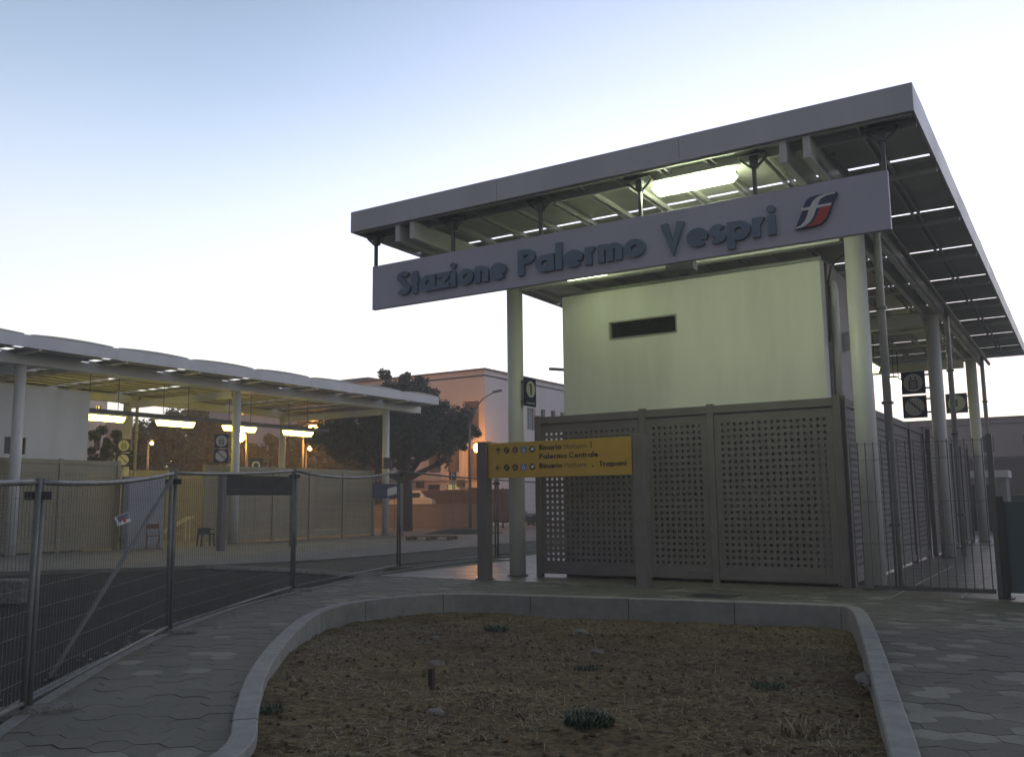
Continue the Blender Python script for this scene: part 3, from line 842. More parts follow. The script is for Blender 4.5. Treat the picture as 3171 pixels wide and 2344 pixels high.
for p in dct.polygons: p.use_smooth = len(p.vertices) == 4
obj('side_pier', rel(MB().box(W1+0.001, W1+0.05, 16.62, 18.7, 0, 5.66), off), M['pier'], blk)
o = obj('duct', dct, M['white_paint'], blk); o.location = -off
cb = MB().tube([(-3.15, 15.95, 5.62), (-3.3, 16.05, 5.6), (-3.5, 16.15, 5.45), (-3.6, 16.3, 5.2), (-3.64, 16.5, 4.9), (-3.66, 16.5, 4.2)], 0.018, 6)
obj('cable', rel(cb, off), M['dark'], blk, smooth=True)
cl = MB().box(-3.68, -3.45, 17.66, 17.78, 4.2, 4.55)
obj('wall_box', rel(cl, off), M['white'], blk, bevel=0.01)

# screens round the block
s1 = thing('perforated_screen', 'grey brown perforated metal screen across the front of the white block', 'screen', (-9.35, 15.98, 0))
screen_run(s1, [0, 2.29, 3.63, 5.85], M['screen'])
s2 = thing('perforated_screen', 'grey brown perforated metal screen running back along the right side of the block', 'screen', (-3.44, 16.10, 0), R(90))
screen_run(s2, [0.0, 2.2, 4.4, 6.6, 8.7], M['screen'])
s3 = thing('perforated_screen', 'short perforated screen far back under the right edge of the nearer canopy', 'screen', (-3.36, 25.3, 0), R(90))
screen_run(s3, [0.0, 2.2, 4.4, 6.6, 8.6], M['screen'])

# ------------------------------------------------------------------ lettering: strokes turned into solid ribbons
def arc(cx, cy, r, a0, a1, n=18, ry=None):
    ry = r if ry is None else ry
    return [(cx+r*math.cos(R(a0+(a1-a0)*k/n)), cy+ry*math.sin(R(a0+(a1-a0)*k/n))) for k in range(n+1)]
def glyph(ch, w):
    X = 0.66; h = w/2; r = X/2-h; c = X/2
    if ch == 'o': return [arc(c, c, r, 0, 360, 28)], X
    if ch == 'a': return [arc(c, c, r, 0, 360, 28), [(X-h, 0), (X-h, X)]], X
    if ch == 'e': return [arc(c, c, r, -4, -4+322, 26)[0:] if False else arc(c, c, r, 0, 318, 26), [(h, c), (X-h*.4, c)]], X
    if ch == 'p': return [arc(c, c, r, 0, 360, 28), [(h, -0.27), (h, X)]], X
    if ch == 'b': return [arc(c, c, r, 0, 360, 28), [(h, 0), (h, 1.02)]], X
    if ch == 'n': return [[(h, 0), (h, X)], arc(0.27, X-0.27, 0.27-h, 180, 0, 14, 0.27-h) + [(0.54-h, 0)]], 0.54
    if ch == 'm': return [[(h, 0), (h, X)], arc(0.25, X-0.25, 0.25-h, 180, 0, 12) + [(0.5-h, 0)], arc(0.25+0.5-w, X-0.25, 0.25-h, 180, 0, 12) + [(1.0-w-h, 0)]], 1.0-w
    if ch == 'r': return [[(h, 0), (h, X)], arc(0.24, X-0.27, 0.24-h, 180, 62, 10, 0.27-h)], 0.36
    if ch == 't': return [[(0.17, 0), (0.17, 0.92)], [(0, X-h), (0.34, X-h)]], 0.34
    if ch == 'f': return [[(0.12, 0), (0.12, 0.78)] + arc(0.27, 0.82, 0.15, 180, 80, 8, 0.2), [(0, X-h), (0.30, X-h)]], 0.33
    if ch == 'i': return [[(h+.01, 0), (h+.01, X)], 'dot', (h+.01, 0.87, h*1.12)], w+.02
    if ch == 'l': return [[(h, 0), (h, 1.03)]], w
    if ch == 'z': return [[(0.02, X-h), (0.48, X-h), (0.06, h), (0.52, h)]], 0.52
    if ch == 's': return [arc(0.22, X-0.165-h*.5, 0.135, 30, 250, 12, 0.165-h*.5)[:] + arc(0.21, 0.165+h*.5, 0.135, 70, -150, 12, 0.165-h*.5)], 0.43
    if ch == 'S': return [arc(0.29, 0.755, 0.19, 25, 245, 14, 0.245-h) + arc(0.28, 0.255, 0.20, 65, -155, 14, 0.255-h)], 0.56
    if ch == 'P': return [[(h, 0), (h, 1)], [(h, 1-h), (0.3, 1-h)] + arc(0.3, 1-0.29, 0.27-h*.2-.04, 90, -90, 14, 0.29-h) + [(h, 1-0.58+h)]], 0.56
    if ch == 'B': return [[(h, 0), (h, 1)], [(h, 1-h), (0.28, 1-h)] + arc(0.28, 0.755, 0.17, 90, -90, 12, 0.245-h) + [(h, 0.51+h)], [(h, 0.51), (0.3, 0.51)] + arc(0.3, 0.28-h*.1, 0.19, 90, -90, 12, 0.28-h) + [(h, h)]], 0.58
    if ch == 'V': return [[(0.10, 1), (0.36, 0.06), (0.62, 1)]], 0.72
    if ch == 'C': return [arc(0.5, 0.5, 0.5-h, 48, 312, 24)], 0.82
    if ch == 'T': return [[(0.24, 0), (0.24, 1)], [(0, 1-h), (0.48, 1-h)]], 0.48
    if ch == '1': return [[(0.24, 0), (0.24, 1)], [(0.02, 1-h), (0.24, 1-h)]], 0.24+h
    return [], 0.3
def ribbon2d(mb, pts, w, y0, y1):
    pts = [p for i, p in enumerate(pts) if i == 0 or abs(p[0]-pts[i-1][0])+abs(p[1]-pts[i-1][1]) > 1e-4]
    n = len(pts); closed = (abs(pts[0][0]-pts[-1][0])+abs(pts[0][1]-pts[-1][1])) < 1e-5
    if closed: pts = pts[:-1]; n -= 1
    Lf, Rt = [], []
    for i in range(n):
        p = Vector(pts[i]); a = Vector(pts[i-1]) if (closed or i) else None; b = Vector(pts[(i+1) % n]) if (closed or i < n-1) else None
        d1 = (p-a).normalized() if a is not None else (b-p).normalized(); d2 = (b-p).normalized() if b is not None else d1
        t = (d1+d2); t = t.normalized() if t.length > 1e-6 else d1
        nn = Vector((-t.y, t.x)); k = 1/max(0.45, nn.dot(Vector((-d1.y, d1.x))))
        Lf.append(p+nn*w/2*k); Rt.append(p-nn*w/2*k)
    vs = [(p.x, y0, p.y) for p in Lf]+[(p.x, y0, p.y) for p in Rt]+[(p.x, y1, p.y) for p in Lf]+[(p.x, y1, p.y) for p in Rt]
    fs = []
    for i in range(n if closed else n-1):
        j = (i+1) % n
        fs += [(i, n+i, n+j, j), (2*n+i, 2*n+j, 3*n+j, 3*n+i), (i, j, 2*n+j, 2*n+i), (n+j, n+i, 3*n+i, 3*n+j)]
    if not closed: fs += [(0, 2*n, 3*n, n), (n-1, 2*n-1, 4*n-1, 3*n-1)]
    mb.add(vs, fs)
def disc2d(mb, cx, cz, r, y0, y1, n=20, rz=None):
    rz = r if rz is None else rz
    f = [(cx+r*math.cos(6.2832*k/n), y0, cz+rz*math.sin(6.2832*k/n)) for k in range(n)]; b = [(x, y1, z) for x, _, z in f]
    mb.add(f+b, [tuple(range(n)), tuple(range(2*n-1, n-1, -1))]+[(k, k+n, (k+1) % n+n, (k+1) % n) for k in range(n)])
def glyph_mesh(ch, w, size, depth):
    st, adv = glyph(ch, w); mb = MB(); k = 0; i = 0
    while i < len(st):
        s = st[i]
        if s == 'dot':
            cx, cz, r = st[i+1]; disc2d(mb, cx, cz, r, -depth/size, 0); i += 2; continue
        ribbon2d(mb, s, w, (-depth+0.0015*k)/size, 0.0); k += 1; i += 1
    mb.v = [(x*size, y*size, z*size) for x, y, z in mb.v]
    return mb, adv*size
def write(text, x0, x1, z, size, y, m, parent, off, w=0.19, depth=0.03, gap=0.075, split=True, slant=0):
    adv = [glyph(c, w)[1]*size if c != ' ' else 0.34*size for c in text]
    tot = sum(adv)+gap*size*(len(text)-1); sx = (x1-x0)/tot if x1 else 1.0
    x = x0; joined = MB()
    for c, a in zip(text, adv):
        if c != ' ':
            g, _ = glyph_mesh(c, w, size, depth)
            g.v = [((px*sx)+x-off[0], py+y-off[1], pz+z-off[2]) for px, py, pz in g.v]
            if split:
                me = g.mesh('letter'); bm = bmesh.new(); bm.from_mesh(me); bmesh.ops.recalc_face_normals(bm, faces=bm.faces); bm.to_mesh(me); bm.free()
                obj('letter', me, m, parent)
            else: joined.add(g.v, g.f)
        x += (a+gap*size)*sx
    if not split:
        me = joined.mesh('lettering'); bm = bmesh.new(); bm.from_mesh(me); bmesh.ops.recalc_face_normals(bm, faces=bm.faces); bm.to_mesh(me); bm.free()
        obj('lettering', me, m, parent)

# ------------------------------------------------------------------ the big station name sign
sg = thing('station_name_sign', 'long grey fascia sign reading Stazione Palermo Vespri hung under the front of the canopy', 'sign', (-6.33, 12.5, 4.93))
off = sg.location.copy()
obj('board', rel(MB().box(-10.74, -1.91, 12.46, 12.54, 4.93, 5.735), off), M['board'], sg, bevel=0.006)
write('Stazione', -10.12, -7.82, 5.10, 0.425, 12.459, M['letter'], sg, off, w=0.215, gap=0.06, depth=0.06)
write('Palermo', -7.6, -5.36, 5.10, 0.425, 12.459, M['letter'], sg, off, w=0.215, gap=0.06, depth=0.06)
write('Vespri', -5.1, -3.39, 5.10, 0.425, 12.459, M['letter'], sg, off, w=0.215, gap=0.06, depth=0.06)
# emblem: slanted rounded plate with a flowing f
def lshape(pts, y0, y1, m, nm, par, box=(-3.14, 0.60, 5.115, 0.43), kx=1.0):
    bx, bw, bz, bh = box; P = [(bx+p[0]*bw, bz+p[1]*bh) for p in pts]
    tri = tessellate_polygon([[Vector((a, b, 0)) for a, b in P]]); n = len(P)
    fs = [t for t in tri]+[tuple(i+n for i in t) for t in tri]+[(i, (i+1) % n, (i+1) % n+n, i+n) for i in range(n)]
    me = bpy.data.meshes.new(nm); me.from_pydata([(a-off[0], y0-off[1], b-off[2]) for a, b in P]+[(a-off[0], y1-off[1], b-off[2]) for a, b in P], [], fs)
    bm = bmesh.new(); bm.from_mesh(me); bmesh.ops.recalc_face_normals(bm, faces=bm.faces); bm.to_mesh(me); bm.free()
    return obj(nm, me, m, par)
plate = [(0.0, 0.02), (0.06, 0.12), (0.20, 0.55), (0.24, 0.72), (0.30, 0.88), (0.40, 0.97), (0.55, 1.0), (0.97, 1.0), (0.99, 0.95), (0.93, 0.80), (0.86, 0.60), (0.80, 0.38), (0.72, 0.18), (0.60, 0.05), (0.42, 0.0), (0.04, -0.01)]
em = lshape(plate, 12.40, 12.459, M['navy'], 'emblem', sg)
redp = [(0.47, 0.02), (0.60, 0.06), (0.70, 0.18), (0.78, 0.38), (0.845, 0.60), (0.60, 0.56), (0.55, 0.42), (0.50, 0.26), (0.40, 0.12), (0.26, 0.04), (0.34, 0.01)]
lshape(redp, 12.396, 12.3995, M['red'], 'emblem_red_field', em)
swoosh = [(0.0, 0.03), (0.14, 0.09), (0.24, 0.20), (0.30, 0.36), (0.35, 0.56), (0.17, 0.56), (0.19, 0.65), (0.38, 0.65), (0.45, 0.82), (0.56, 0.93), (0.72, 0.985), (0.96, 0.99), (0.94, 0.94), (0.74, 0.92), (0.62, 0.84), (0.55, 0.66), (0.86, 0.66), (0.84, 0.585), (0.52, 0.57), (0.46, 0.34), (0.36, 0.15), (0.22, 0.04), (0.05, 0.0)]
lshape(swoosh, 12.391, 12.3955, M['white'], 'emblem_letter', em)
for k, x in enumerate((-10.69, -8.96, -7.21, -5.45, -3.68, -1.95)):
    r = obj('hanger_rod', rel(MB().box(x-0.025, x+0.025, 12.475, 12.525, 5.70, 6.30), off), M['rod'], sg)
    b = MB().box(x-0.20, x+0.20, 12.36, 12.66, 6.295, 6.315).box(x-0.05, x+0.05, 12.45, 12.56, 6.14, 6.295)
    b.beam((x-0.20, 12.5, 6.29), (x-0.03, 12.5, 6.14), 0.03, 0.03).beam((x+0.20, 12.5, 6.29), (x+0.03, 12.5, 6.14), 0.03, 0.03)
    obj('bracket', rel(b, off), M['rod'], r)
jb = obj('junction_box', MB().box(-0.22, 0.22, -0.09, 0.09, 0, 0.15), M['galv'], loc=(-4.9, 12.68, 4.83), bevel=0.01)
tag(jb, 'small pale junction box peeking out below the station name sign', 'junction box')

# ------------------------------------------------------------------ yellow wayfinding sign
ys = thing('wayfinding_sign', 'yellow direction sign for Binario 1, Palermo Centrale and Trapani between two brown posts', 'sign', (-8.3, 14.85, 0))
off = ys.location.copy()
for x in (-9.92, -6.62):
    p = obj('post', rel(MB().box(x-0.11, x+0.11, 14.75, 14.95, 0, 2.62), off), M['screen'], ys, bevel=0.006)
    obj('base_plate', rel(MB().box(x-0.135, x+0.135, 14.71, 14.99, 0.0, 0.02), off), M['screen'], p)
obj('board', rel(MB().box(-9.795, -6.76, 14.80, 14.86, 1.915, 2.585), off), M['yellow'], ys, bevel=0.004)
yy = 14.7985
kw = dict(depth=0.003, split=False)
write('Binario', -8.65, -8.17, 2.415, 0.098, yy, M['ink'], ys, off, w=0.19, **kw)
write('Platform', -8.11, -7.66, 2.415, 0.092, yy, M['ink_grey'], ys, off, w=0.11, **kw)
write('1', -7.58, 0, 2.42, 0.095, yy, M['ink'], ys, off, w=0.19, **kw)
write('Palermo', -8.65, -8.06, 2.25, 0.098, yy, M['ink'], ys, off, w=0.19, **kw)
write('Centrale', -8.02, -7.42, 2.25, 0.098, yy, M['ink'], ys, off, w=0.19, **kw)
write('Binario', -8.65, -8.16, 2.075, 0.098, yy, M['ink'], ys, off, w=0.19, **kw)
write('Platform', -8.11, -7.66, 2.075, 0.092, yy, M['ink_grey'], ys, off, w=0.11, **kw)
write('Trapani', -7.40, -6.87, 2.075, 0.098, yy, M['ink'], ys, off, w=0.19, **kw)
obj('sticker', rel(MB().box(-7.60, -7.545, yy-0.002, yy, 2.075, 2.165), off), M['yellow'], ys)
obj('sticker_edge', rel(MB().box(-7.548, -7.53, yy-0.002, yy, 2.07, 2.11), off), M['ink'], ys)
for zc, left in ((2.44, False), (2.11, True)):
    a = MB(); x = -9.56
    if left: st = [[(x-0.05, zc), (x+0.06, zc)], [(x, zc+0.05), (x-0.05, zc), (x, zc-0.05)]]
    else: st = [[(x, zc-0.06), (x, zc+0.05)], [(x-0.05, zc), (x, zc+0.05), (x+0.05, zc)]]
    for k, s in enumerate(st): ribbon2d(a, s, 0.018, yy-0.003-0.001*k, yy)
    obj('arrow', rel(a, off), M['ink'], ys)
    for k, x in enumerate((-9.37, -9.18, -8.99, -8.80)):
        ic = MB()
        if k == 2: ic.box(x-0.058, x+0.058, yy-0.003, yy, zc-0.06, zc+0.06)
        else: disc2d(ic, x, zc, 0.063, yy-0.003, yy, 24)
        i_o = obj('pictogram_ground', rel(ic, off), M['signblue'] if k == 2 else M['ink'], ys)
        f = MB(); y0, y1 = yy-0.0055, yy-0.0035
        if k == 0: ribbon2d(f, [(x-0.045, zc-0.035), (x-0.025, zc-0.035), (x+0.025, zc+0.035), (x+0.045, zc+0.035)], 0.013, y0, y1)
        if k == 1:
            f.box(x-0.028, x-0.02, y0, y1, zc-0.04, zc+0.015).box(x+0.02, x+0.028, y0, y1, zc-0.04, zc+0.015).box(x-0.02, x+0.02, y0, y1, zc+0.008, zc+0.015).box(x-0.02, x+0.02, y0, y1, zc-0.04, zc-0.033)
            f.box(x-0.012, x-0.004, y0, y1, zc-0.028, zc+0.003).box(x+0.004, x+0.012, y0, y1, zc-0.028, zc+0.003)
            f.box(x-0.018, x-0.008, y0, y1, zc+0.025, zc+0.045).box(x+0.008, x+0.018, y0, y1, zc+0.025, zc+0.045)
        if k == 2:
            disc2d(f, x-0.01, zc+0.04, 0.009, y0, y1, 10); ribbon2d(f, arc(x-0.005, zc-0.018, 0.026, 130, 400, 14), 0.008, y0, y1)
            ribbon2d(f, [(x-0.01, zc+0.028), (x-0.006, zc-0.002), (x+0.022, zc-0.002), (x+0.034, zc-0.036)], 0.009, y0-0.001, y1)
        if k == 3:
            disc2d(f, x, zc-0.004, 0.03, y0, y1, 16, 0.026); f.box(x-0.01, x+0.045, y0-0.001, y1, zc+0.012, zc+0.03)
        if f.v: obj('pictogram', rel(f, off), M['yellow'] if k in (0, 1) else M['white'], i_o)

# ------------------------------------------------------------------ round-pictogram signs on columns
def column_sign(label, kinds, loc, facing, size=0.52, group=None, arm=0.0):
    t = thing('column_sign', label, 'sign', loc, facing, group)
    for k, kind in enumerate(kinds):
        z = -k*(size+0.05)
        p = obj('sign_plate', MB().box(-size/2, size/2, -0.03, 0.03, z-size/2, z+size/2), M['navy_sign'], t, bevel=0.006)
        d = MB(); disc2d(d, 0, z, size*0.41, -0.036, -0.031, 32); disc2d(d, 0, z, size*0.41, 0.031, 0.036, 32); obj('sign_disc', d, M['cream'], p)
        i = MB()
        for ya, yb in ((-0.0405, -0.0365), (0.0365, 0.0405)):
            if kind == 'stairs':
                s = size/0.52*0.05; pts = [(-3*s, z+3*s)]
                for q in range(6): pts += [(pts[-1][0]+s, pts[-1][1]), (pts[-1][0]+s, pts[-1][1]-s)]
                ribbon2d(i, pts, 0.028, ya, yb)
            elif kind == 'lift':
                u = size*0.16; f_ = 0.016
                i.box(-u, u, ya, yb, z-u*1.5-f_, z-u*1.5+f_).box(-u, u, ya, yb, z+u*0.5-f_, z+u*0.5+f_).box(-u-f_, -u+f_, ya, yb, z-u*1.5-f_, z+u*0.5+f_).box(u-f_, u+f_, ya, yb, z-u*1.5-f_, z+u*0.5+f_)
                for dx in (-0.5, 0, 0.5): i.box(dx*u-0.01, dx*u+0.01, ya-0.0005, yb, z-u*1.1, z+u*0.1)
                i.box(-0.6*u-.015, -0.6*u+.015, ya, yb, z+u*0.9, z+u*1.7).box(0.6*u-.015, 0.6*u+.015, ya, yb, z+u*0.9, z+u*1.7)
            else:
                i.box(-0.03, 0.03, ya, yb, z-0.12, z+0.12).box(-0.075, -0.03, ya, yb, z+0.08, z+0.12)
        obj('pictogram', i, M['ink'], p)
        obj('bracket', MB().box(size/2, size/2+0.14, -0.02, 0.02, z-size*.3, z-size*.3+0.04).box(size/2, size/2+0.14, -0.02, 0.02, z+size*.3, z+size*.3+0.04), M['galv'], t)
    return t
column_sign('square navy signs with lift and stairs pictograms on the second right column', ['lift', 'stairs'], (-3.56, 24.95, 4.34), 0, 0.56, 'pictogram signs on the columns')
column_sign('square navy platform number sign on the farthest column of the nearer canopy', ['one'], (-3.55, 34.05, 4.6), 0, 0.66, 'pictogram signs on the columns')
s = thing('platform_sign', 'tall navy platform sign with a round 1 on the left front column', 'sign', (-9.54, 15.98, 3.68), R(90))
obj('sign_plate', MB().box(-0.22, 0.22, -0.02, 0.02, -0.29, 0.29), M['navy_sign'], s, bevel=0.005)
d = MB(); disc2d(d, 0, 0.06, 0.17, 0.0215, 0.026, 32); disc2d(d, 0, 0.06, 0.17, -0.026, -0.0215, 32); obj('sign_disc', d, M['cream'], s)
i = MB()
for ya, yb in ((-0.031, -0.0265), (0.0265, 0.031)): i.box(-0.025, 0.03, ya, yb, -0.06, 0.17).box(-0.07, -0.025, ya, yb, 0.13, 0.17)
obj('number', i, M['ink'], s)
wr = MB(); g = None
for ya in (-0.0245, 0.0215): wr.box(-0.17, 0.17, ya, ya+0.003, -0.235, -0.215)
obj('caption_line', wr, M['cream'], s)
obj('bracket', MB().box(-0.18, -0.14, 0.021, 0.12, -0.22, -0.19).box(-0.18, -0.14, 0.021, 0.12, 0.19, 0.22), M['galv'], s)

# ------------------------------------------------------------------ lamps
def lamp_light(name, loc, col, power, size, parent, rot=None, sy=None):
    l = bpy.data.lights.new(name, 'AREA' if sy else 'POINT')
    l.energy = power; l.color = col
    if sy: l.shape = 'RECTANGLE'; l.size = size; l.size_y = sy
    else: l.shadow_soft_size = size
    o = bpy.data.objects.new(name, l); COL.objects.link(o); o.parent = parent; o.location = loc
    if rot: o.rotation_euler = rot
    return o
def batten(label, loc, L, mt, rz, hang=0.0, group=None, h=0.13, w=0.22, spine=None):
    t = thing('batten_lamp', label, 'lamp', loc, rz, group)
    b = MB(); b.add([(-L/2, -w/2, 0.02), (L/2, -w/2, 0.02), (L/2, w/2, 0.02), (-L/2, w/2, 0.02), (-L/2+.06, -w*.3, -h), (L/2-.06, -w*.3, -h), (L/2-.06, w*.3, -h), (-L/2+.06, w*.3, -h)],
                    [(3,2,1,0), (4,5,6,7)[::-1], (0,1,5,4), (1,2,6,5), (2,3,7,6), (3,0,4,7)])
    obj('diffuser', b, mt, t)
    obj('housing', MB().box(-L/2-.02, L/2+.02, -(spine or w/2+.01), (spine or w/2+.01), 0.021, 0.085), M['white_paint'], t, bevel=0.006)
    if hang:
        for x in (-L*.35, L*.35): obj('hanger', MB().tube([(x, 0, 0.085), (x, 0, hang)], 0.012, 6), M['dark'], t)
    return t
gn = (0.74, 1.0, 0.40)
b1 = batten('glaring greenish strip lamp on the soffit just behind the canopy front edge', (-4.75, 12.95, 6.25), 1.3, M['tube_green'], 0, group='strip lamps of the nearer canopy', h=0.07, spine=0.035)
b2 = batten('greenish strip lamp tucked under the beam above the white wall', (-7.8, 15.2, 5.74), 0.95, M['tube_soft'], 0, group='strip lamps of the nearer canopy', h=0.06)
for (x, y) in ((-7.0, 27.5), (-5.0, 27.5), (-5.0, 31.5)):
    batten({(-7.0, 27.5): 'strip lamp under the rear of the nearer canopy, hidden behind the white block', (-5.0, 27.5): 'strip lamp lighting the second right column from behind the screen', (-5.0, 31.5): 'strip lamp farthest back under the nearer canopy'}[(x, y)], (x, y, 5.2), 1.3, M['tube_dim'], R(90), 1.0, group='strip lamps of the nearer canopy')
tr = obj('cable_tray', MB().box(-0.06, 0.06, -7.2, 6.9, 0, 0.16), M['dark'], loc=(-30.0, 24.9, 4.80)); tag(tr, 'long dark lamp trunking hanging under the far canopy', 'cable tray')
for y in (20.1, 23.2, 26.4, 29.75):
    nm = {20.1: 'leftmost, beside the white wall', 23.2: 'second from the left', 26.4: 'third from the left, crossing a column', 29.75: 'rightmost of the row'}[y]
    batten('glowing yellow strip lamp under the far canopy, '+nm, (-29.93, y, 4.70), 1.65, M['tube'], R(90), 1.45, group='hanging strip lamps of the far canopy', h=0.17, w=0.26)

# ------------------------------------------------------------------ far canopy surroundings
fb = thing('station_block', 'white rendered block with a dark square window under the left end of the far canopy', 'building', (-32, 14, 0))
off = fb.location.copy()
wh = wall_holes(8.0, 19.06, 0, 5.42, [(16.18, 16.88, 3.18, 3.72)], 0.1)   # faces +x: local x -> world y
wh.v = [(-29.2-y, x, z) for x, y, z in wh.v]; wh.f = [f for f in wh.f]
obj('wall', rel(wh, off), M['render'], fb)
o2 = MB().box(-34.6, -29.3, 8.0, 19.05, 0, 5.419)
obj('wall', rel(o2, off), M['render'], fb)
obj('window', rel(MB().box(-29.29, -29.27, 16.18, 16.88, 3.18, 3.72), off), M['dark'], fb)
s4 = thing('perforated_screen', 'perforated metal screen below the white block at the left end of the far canopy', 'screen', (-28.6, 11.15, 0), R(90))
screen_run(s4, [0, 2.2, 4.4, 6.6, 8.73], M['screen_tan'], H=3.02)
s5 = thing('perforated_screen', 'tan perforated screen of four bays below the hanging lamps, right of the passage', 'screen', (-28.6, 23.6, 0), R(90))
screen_run(s5, [0, 1.3, 3.5, 5.6, 7.7, 9.75], M['screen_tan'], H=3.0, z0=0.09)
s6 = thing('perforated_screen', 'brightly lit yellowish perforated screen at the back of the passage of the far canopy', 'screen', (-35.3, 22.4, 0), R(90))
screen_run(s6, [0, 2.3, 4.6, 6.9, 9.2], M['screen_tan'], H=3.05)
wb = thing('white_board', 'tall bluish white sheet standing in the passage beside the folding chair', 'board', (-28.3, 20.85, 0), R(90))
obj('sheet', MB().box(-0.75, 0.72, -0.02, 0.02, 0.02, 2.5), M['sheet'], wb)
obj('frame_post', MB().box(-0.98, -0.76, -0.05, 0.05, 0, 2.5), M['galv'], wb)
# stair handrails
hr = thing('handrail', 'pale tubular stair handrail inside the passage of the far canopy', 'handrail', (-31.5, 25.3, 0), R(90))
obj('rail', MB().tube([(-1.7, 0, 0.2), (0, 0, 0.98), (0.15, 0, 1.02), (0.2, 0, 0.95)], 0.025, 8), M['white_paint'], hr, smooth=True)
obj('rail', MB().tube([(-1.5, 0.5, 0.2), (0.2, 0.5, 0.98), (0.35, 0.5, 1.02), (0.4, 0.5, 0.95)], 0.025, 8), M['white_paint'], hr, smooth=True)
for x, y in ((0.0, 0), (0.2, 0.5)): obj('upright', MB().tube([(x, y, 0), (x, y, 0.98)], 0.022, 8), M['white_paint'], hr)
# folding chair
def chair_red():
    t = thing('folding_chair', 'red folding chair standing before the white sheet at the far canopy', 'chair', (-27.55, 20.6, 0), R(60))
    for x in (-0.21, 0.21):
        obj('leg', MB().beam((x, -0.22, 0), (x*0.95, 0.20, 0.90), 0.03, 0.03), M['chair_red'], t)
        obj('leg', MB().beam((x*.9, 0.27, 0), (x*.9, -0.16, 0.46), 0.03, 0.03), M['chair_red'], t)
    obj('seat', MB().box(-0.2, 0.2, -0.24, 0.16, 0.45, 0.475), M['chair_red'], t, bevel=0.01)
    obj('backrest', MB().box(-0.2, 0.2, 0.15, 0.175, 0.70, 0.86), M['chair_red'], t, bevel=0.01)
    obj('rung', MB().beam((-0.19, 0.22, 0.12), (0.19, 0.22, 0.12), 0.02, 0.02), M['chair_red'], t)
chair_red()
def stool():
    t = thing('plastic_chair', 'low dark plastic chair beside the first tan screen of the passage', 'chair', (-27.6, 22.9, 0), R(70))
    for x in (-0.22, 0.22):
        for y in (-0.2, 0.2): obj('leg', MB().beam((x*1.1, y*1.1, 0), (x, y, 0.43), 0.05, 0.05), M['dark'], t)
        obj('armrest', MB().box(x-0.03, x+0.03, -0.2, 0.2, 0.60, 0.63), M['dark'], t, bevel=0.008)
    obj('seat', MB().box(-0.24, 0.24, -0.23, 0.22, 0.42, 0.46), M['dark'], t, bevel=0.012)
    obj('backrest', MB().box(-0.23, 0.23, 0.19, 0.225, 0.46, 0.66), M['dark'], t, bevel=0.012)
stool()
# wrapped sign
ws = thing('wrapped_sign', 'station sign wrapped in black plastic between two posts before the far canopy', 'sign', (-24.4, 21.5, 0), R(90))
for x in (-1.62, 1.62): obj('post', MB().box(x-0.1, x+0.1, -0.1, 0.1, 0, 2.55), M['screen'], ws, bevel=0.006)
g = MB(); nn, kk = 40, 10; vs = []; fs = []
for j in range(kk+1):
    for i in range(nn+1):
        x = -1.52+3.04*i/nn; z = 1.80+0.66*j/kk
        vs.append((x, -0.07-0.03*noise.noise(Vector((x*5-z*7, z*2, 5))), z))
for j in range(kk):
    for i in range(nn): a = j*(nn+1)+i; fs.append((a, a+1, a+nn+2, a+nn+1))
g.add(vs, fs); obj('plastic_wrap', g, M['plastic'], ws, smooth=True)
obj('board', MB().box(-1.515, 1.515, -0.02, 0.03, 1.81, 2.45), M['plastic'], ws)
ws.location = (-24.3, 22.4, 0)
# blue sign beyond
bs = thing('blue_sign', 'dark blue sign with a pale label behind the last column of the far canopy', 'sign', (-27.0, 32.4, 0), R(90))
obj('post', MB().box(0.95, 1.13, -0.08, 0.08, 0, 2.4), M['screen'], bs)
obj('board', MB().box(-0.9, 0.92, -0.03, 0.03, 1.72, 2.36), M['navy_sign'], bs)
obj('label_strip', MB().add([(0.05, -0.034, 1.80), (0.72, -0.034, 1.92), (0.72, -0.034, 2.26), (0.05, -0.034, 2.14)], [(0,1,2,3)]), M['cream'], bs)
sp = thing('loudspeaker', 'dark box loudspeaker clamped to the last column of the far canopy', 'loudspeaker', (-28.05, 33.55, 3.1), R(60))
obj('cabinet', MB().box(-0.2, 0.2, -0.42, -0.12, 0, 0.5), M['dark'], sp, bevel=0.03); obj('bracket', MB().box(-0.03, 0.03, -0.12, 0.05, 0.2, 0.26), M['dark'], sp)
column_sign('lift and stairs pictogram signs on the inner column near the leftmost lamp', ['lift', 'stairs'], (-34.75, 24.35, 4.05), R(75), 0.56, 'pictogram signs on the columns')
column_sign('lift and stairs pictogram signs on the middle outer column of the far canopy', ['lift', 'stairs'], (-28.15, 23.95, 3.92), R(60), 0.52, 'pictogram signs on the columns')
ps = thing('round_top_sign', 'small black sign with a white ring just above the tan screens', 'sign', (-30.0, 27.4, 2.95), R(60))
obj('sign_plate', MB().box(-0.3, 0.3, -0.03, 0.03, 0, 0.5), M['dark'], ps)
d = MB(); ribbon2d(d, arc(0, 0.2, 0.14, 0, 360, 24), 0.05, -0.036, -0.031); obj('ring', d, M['white'], ps)
obj('pole', MB().tube([(0, 0, -2.95), (0, 0, 0)], 0.03, 8), M['galv'], ps)
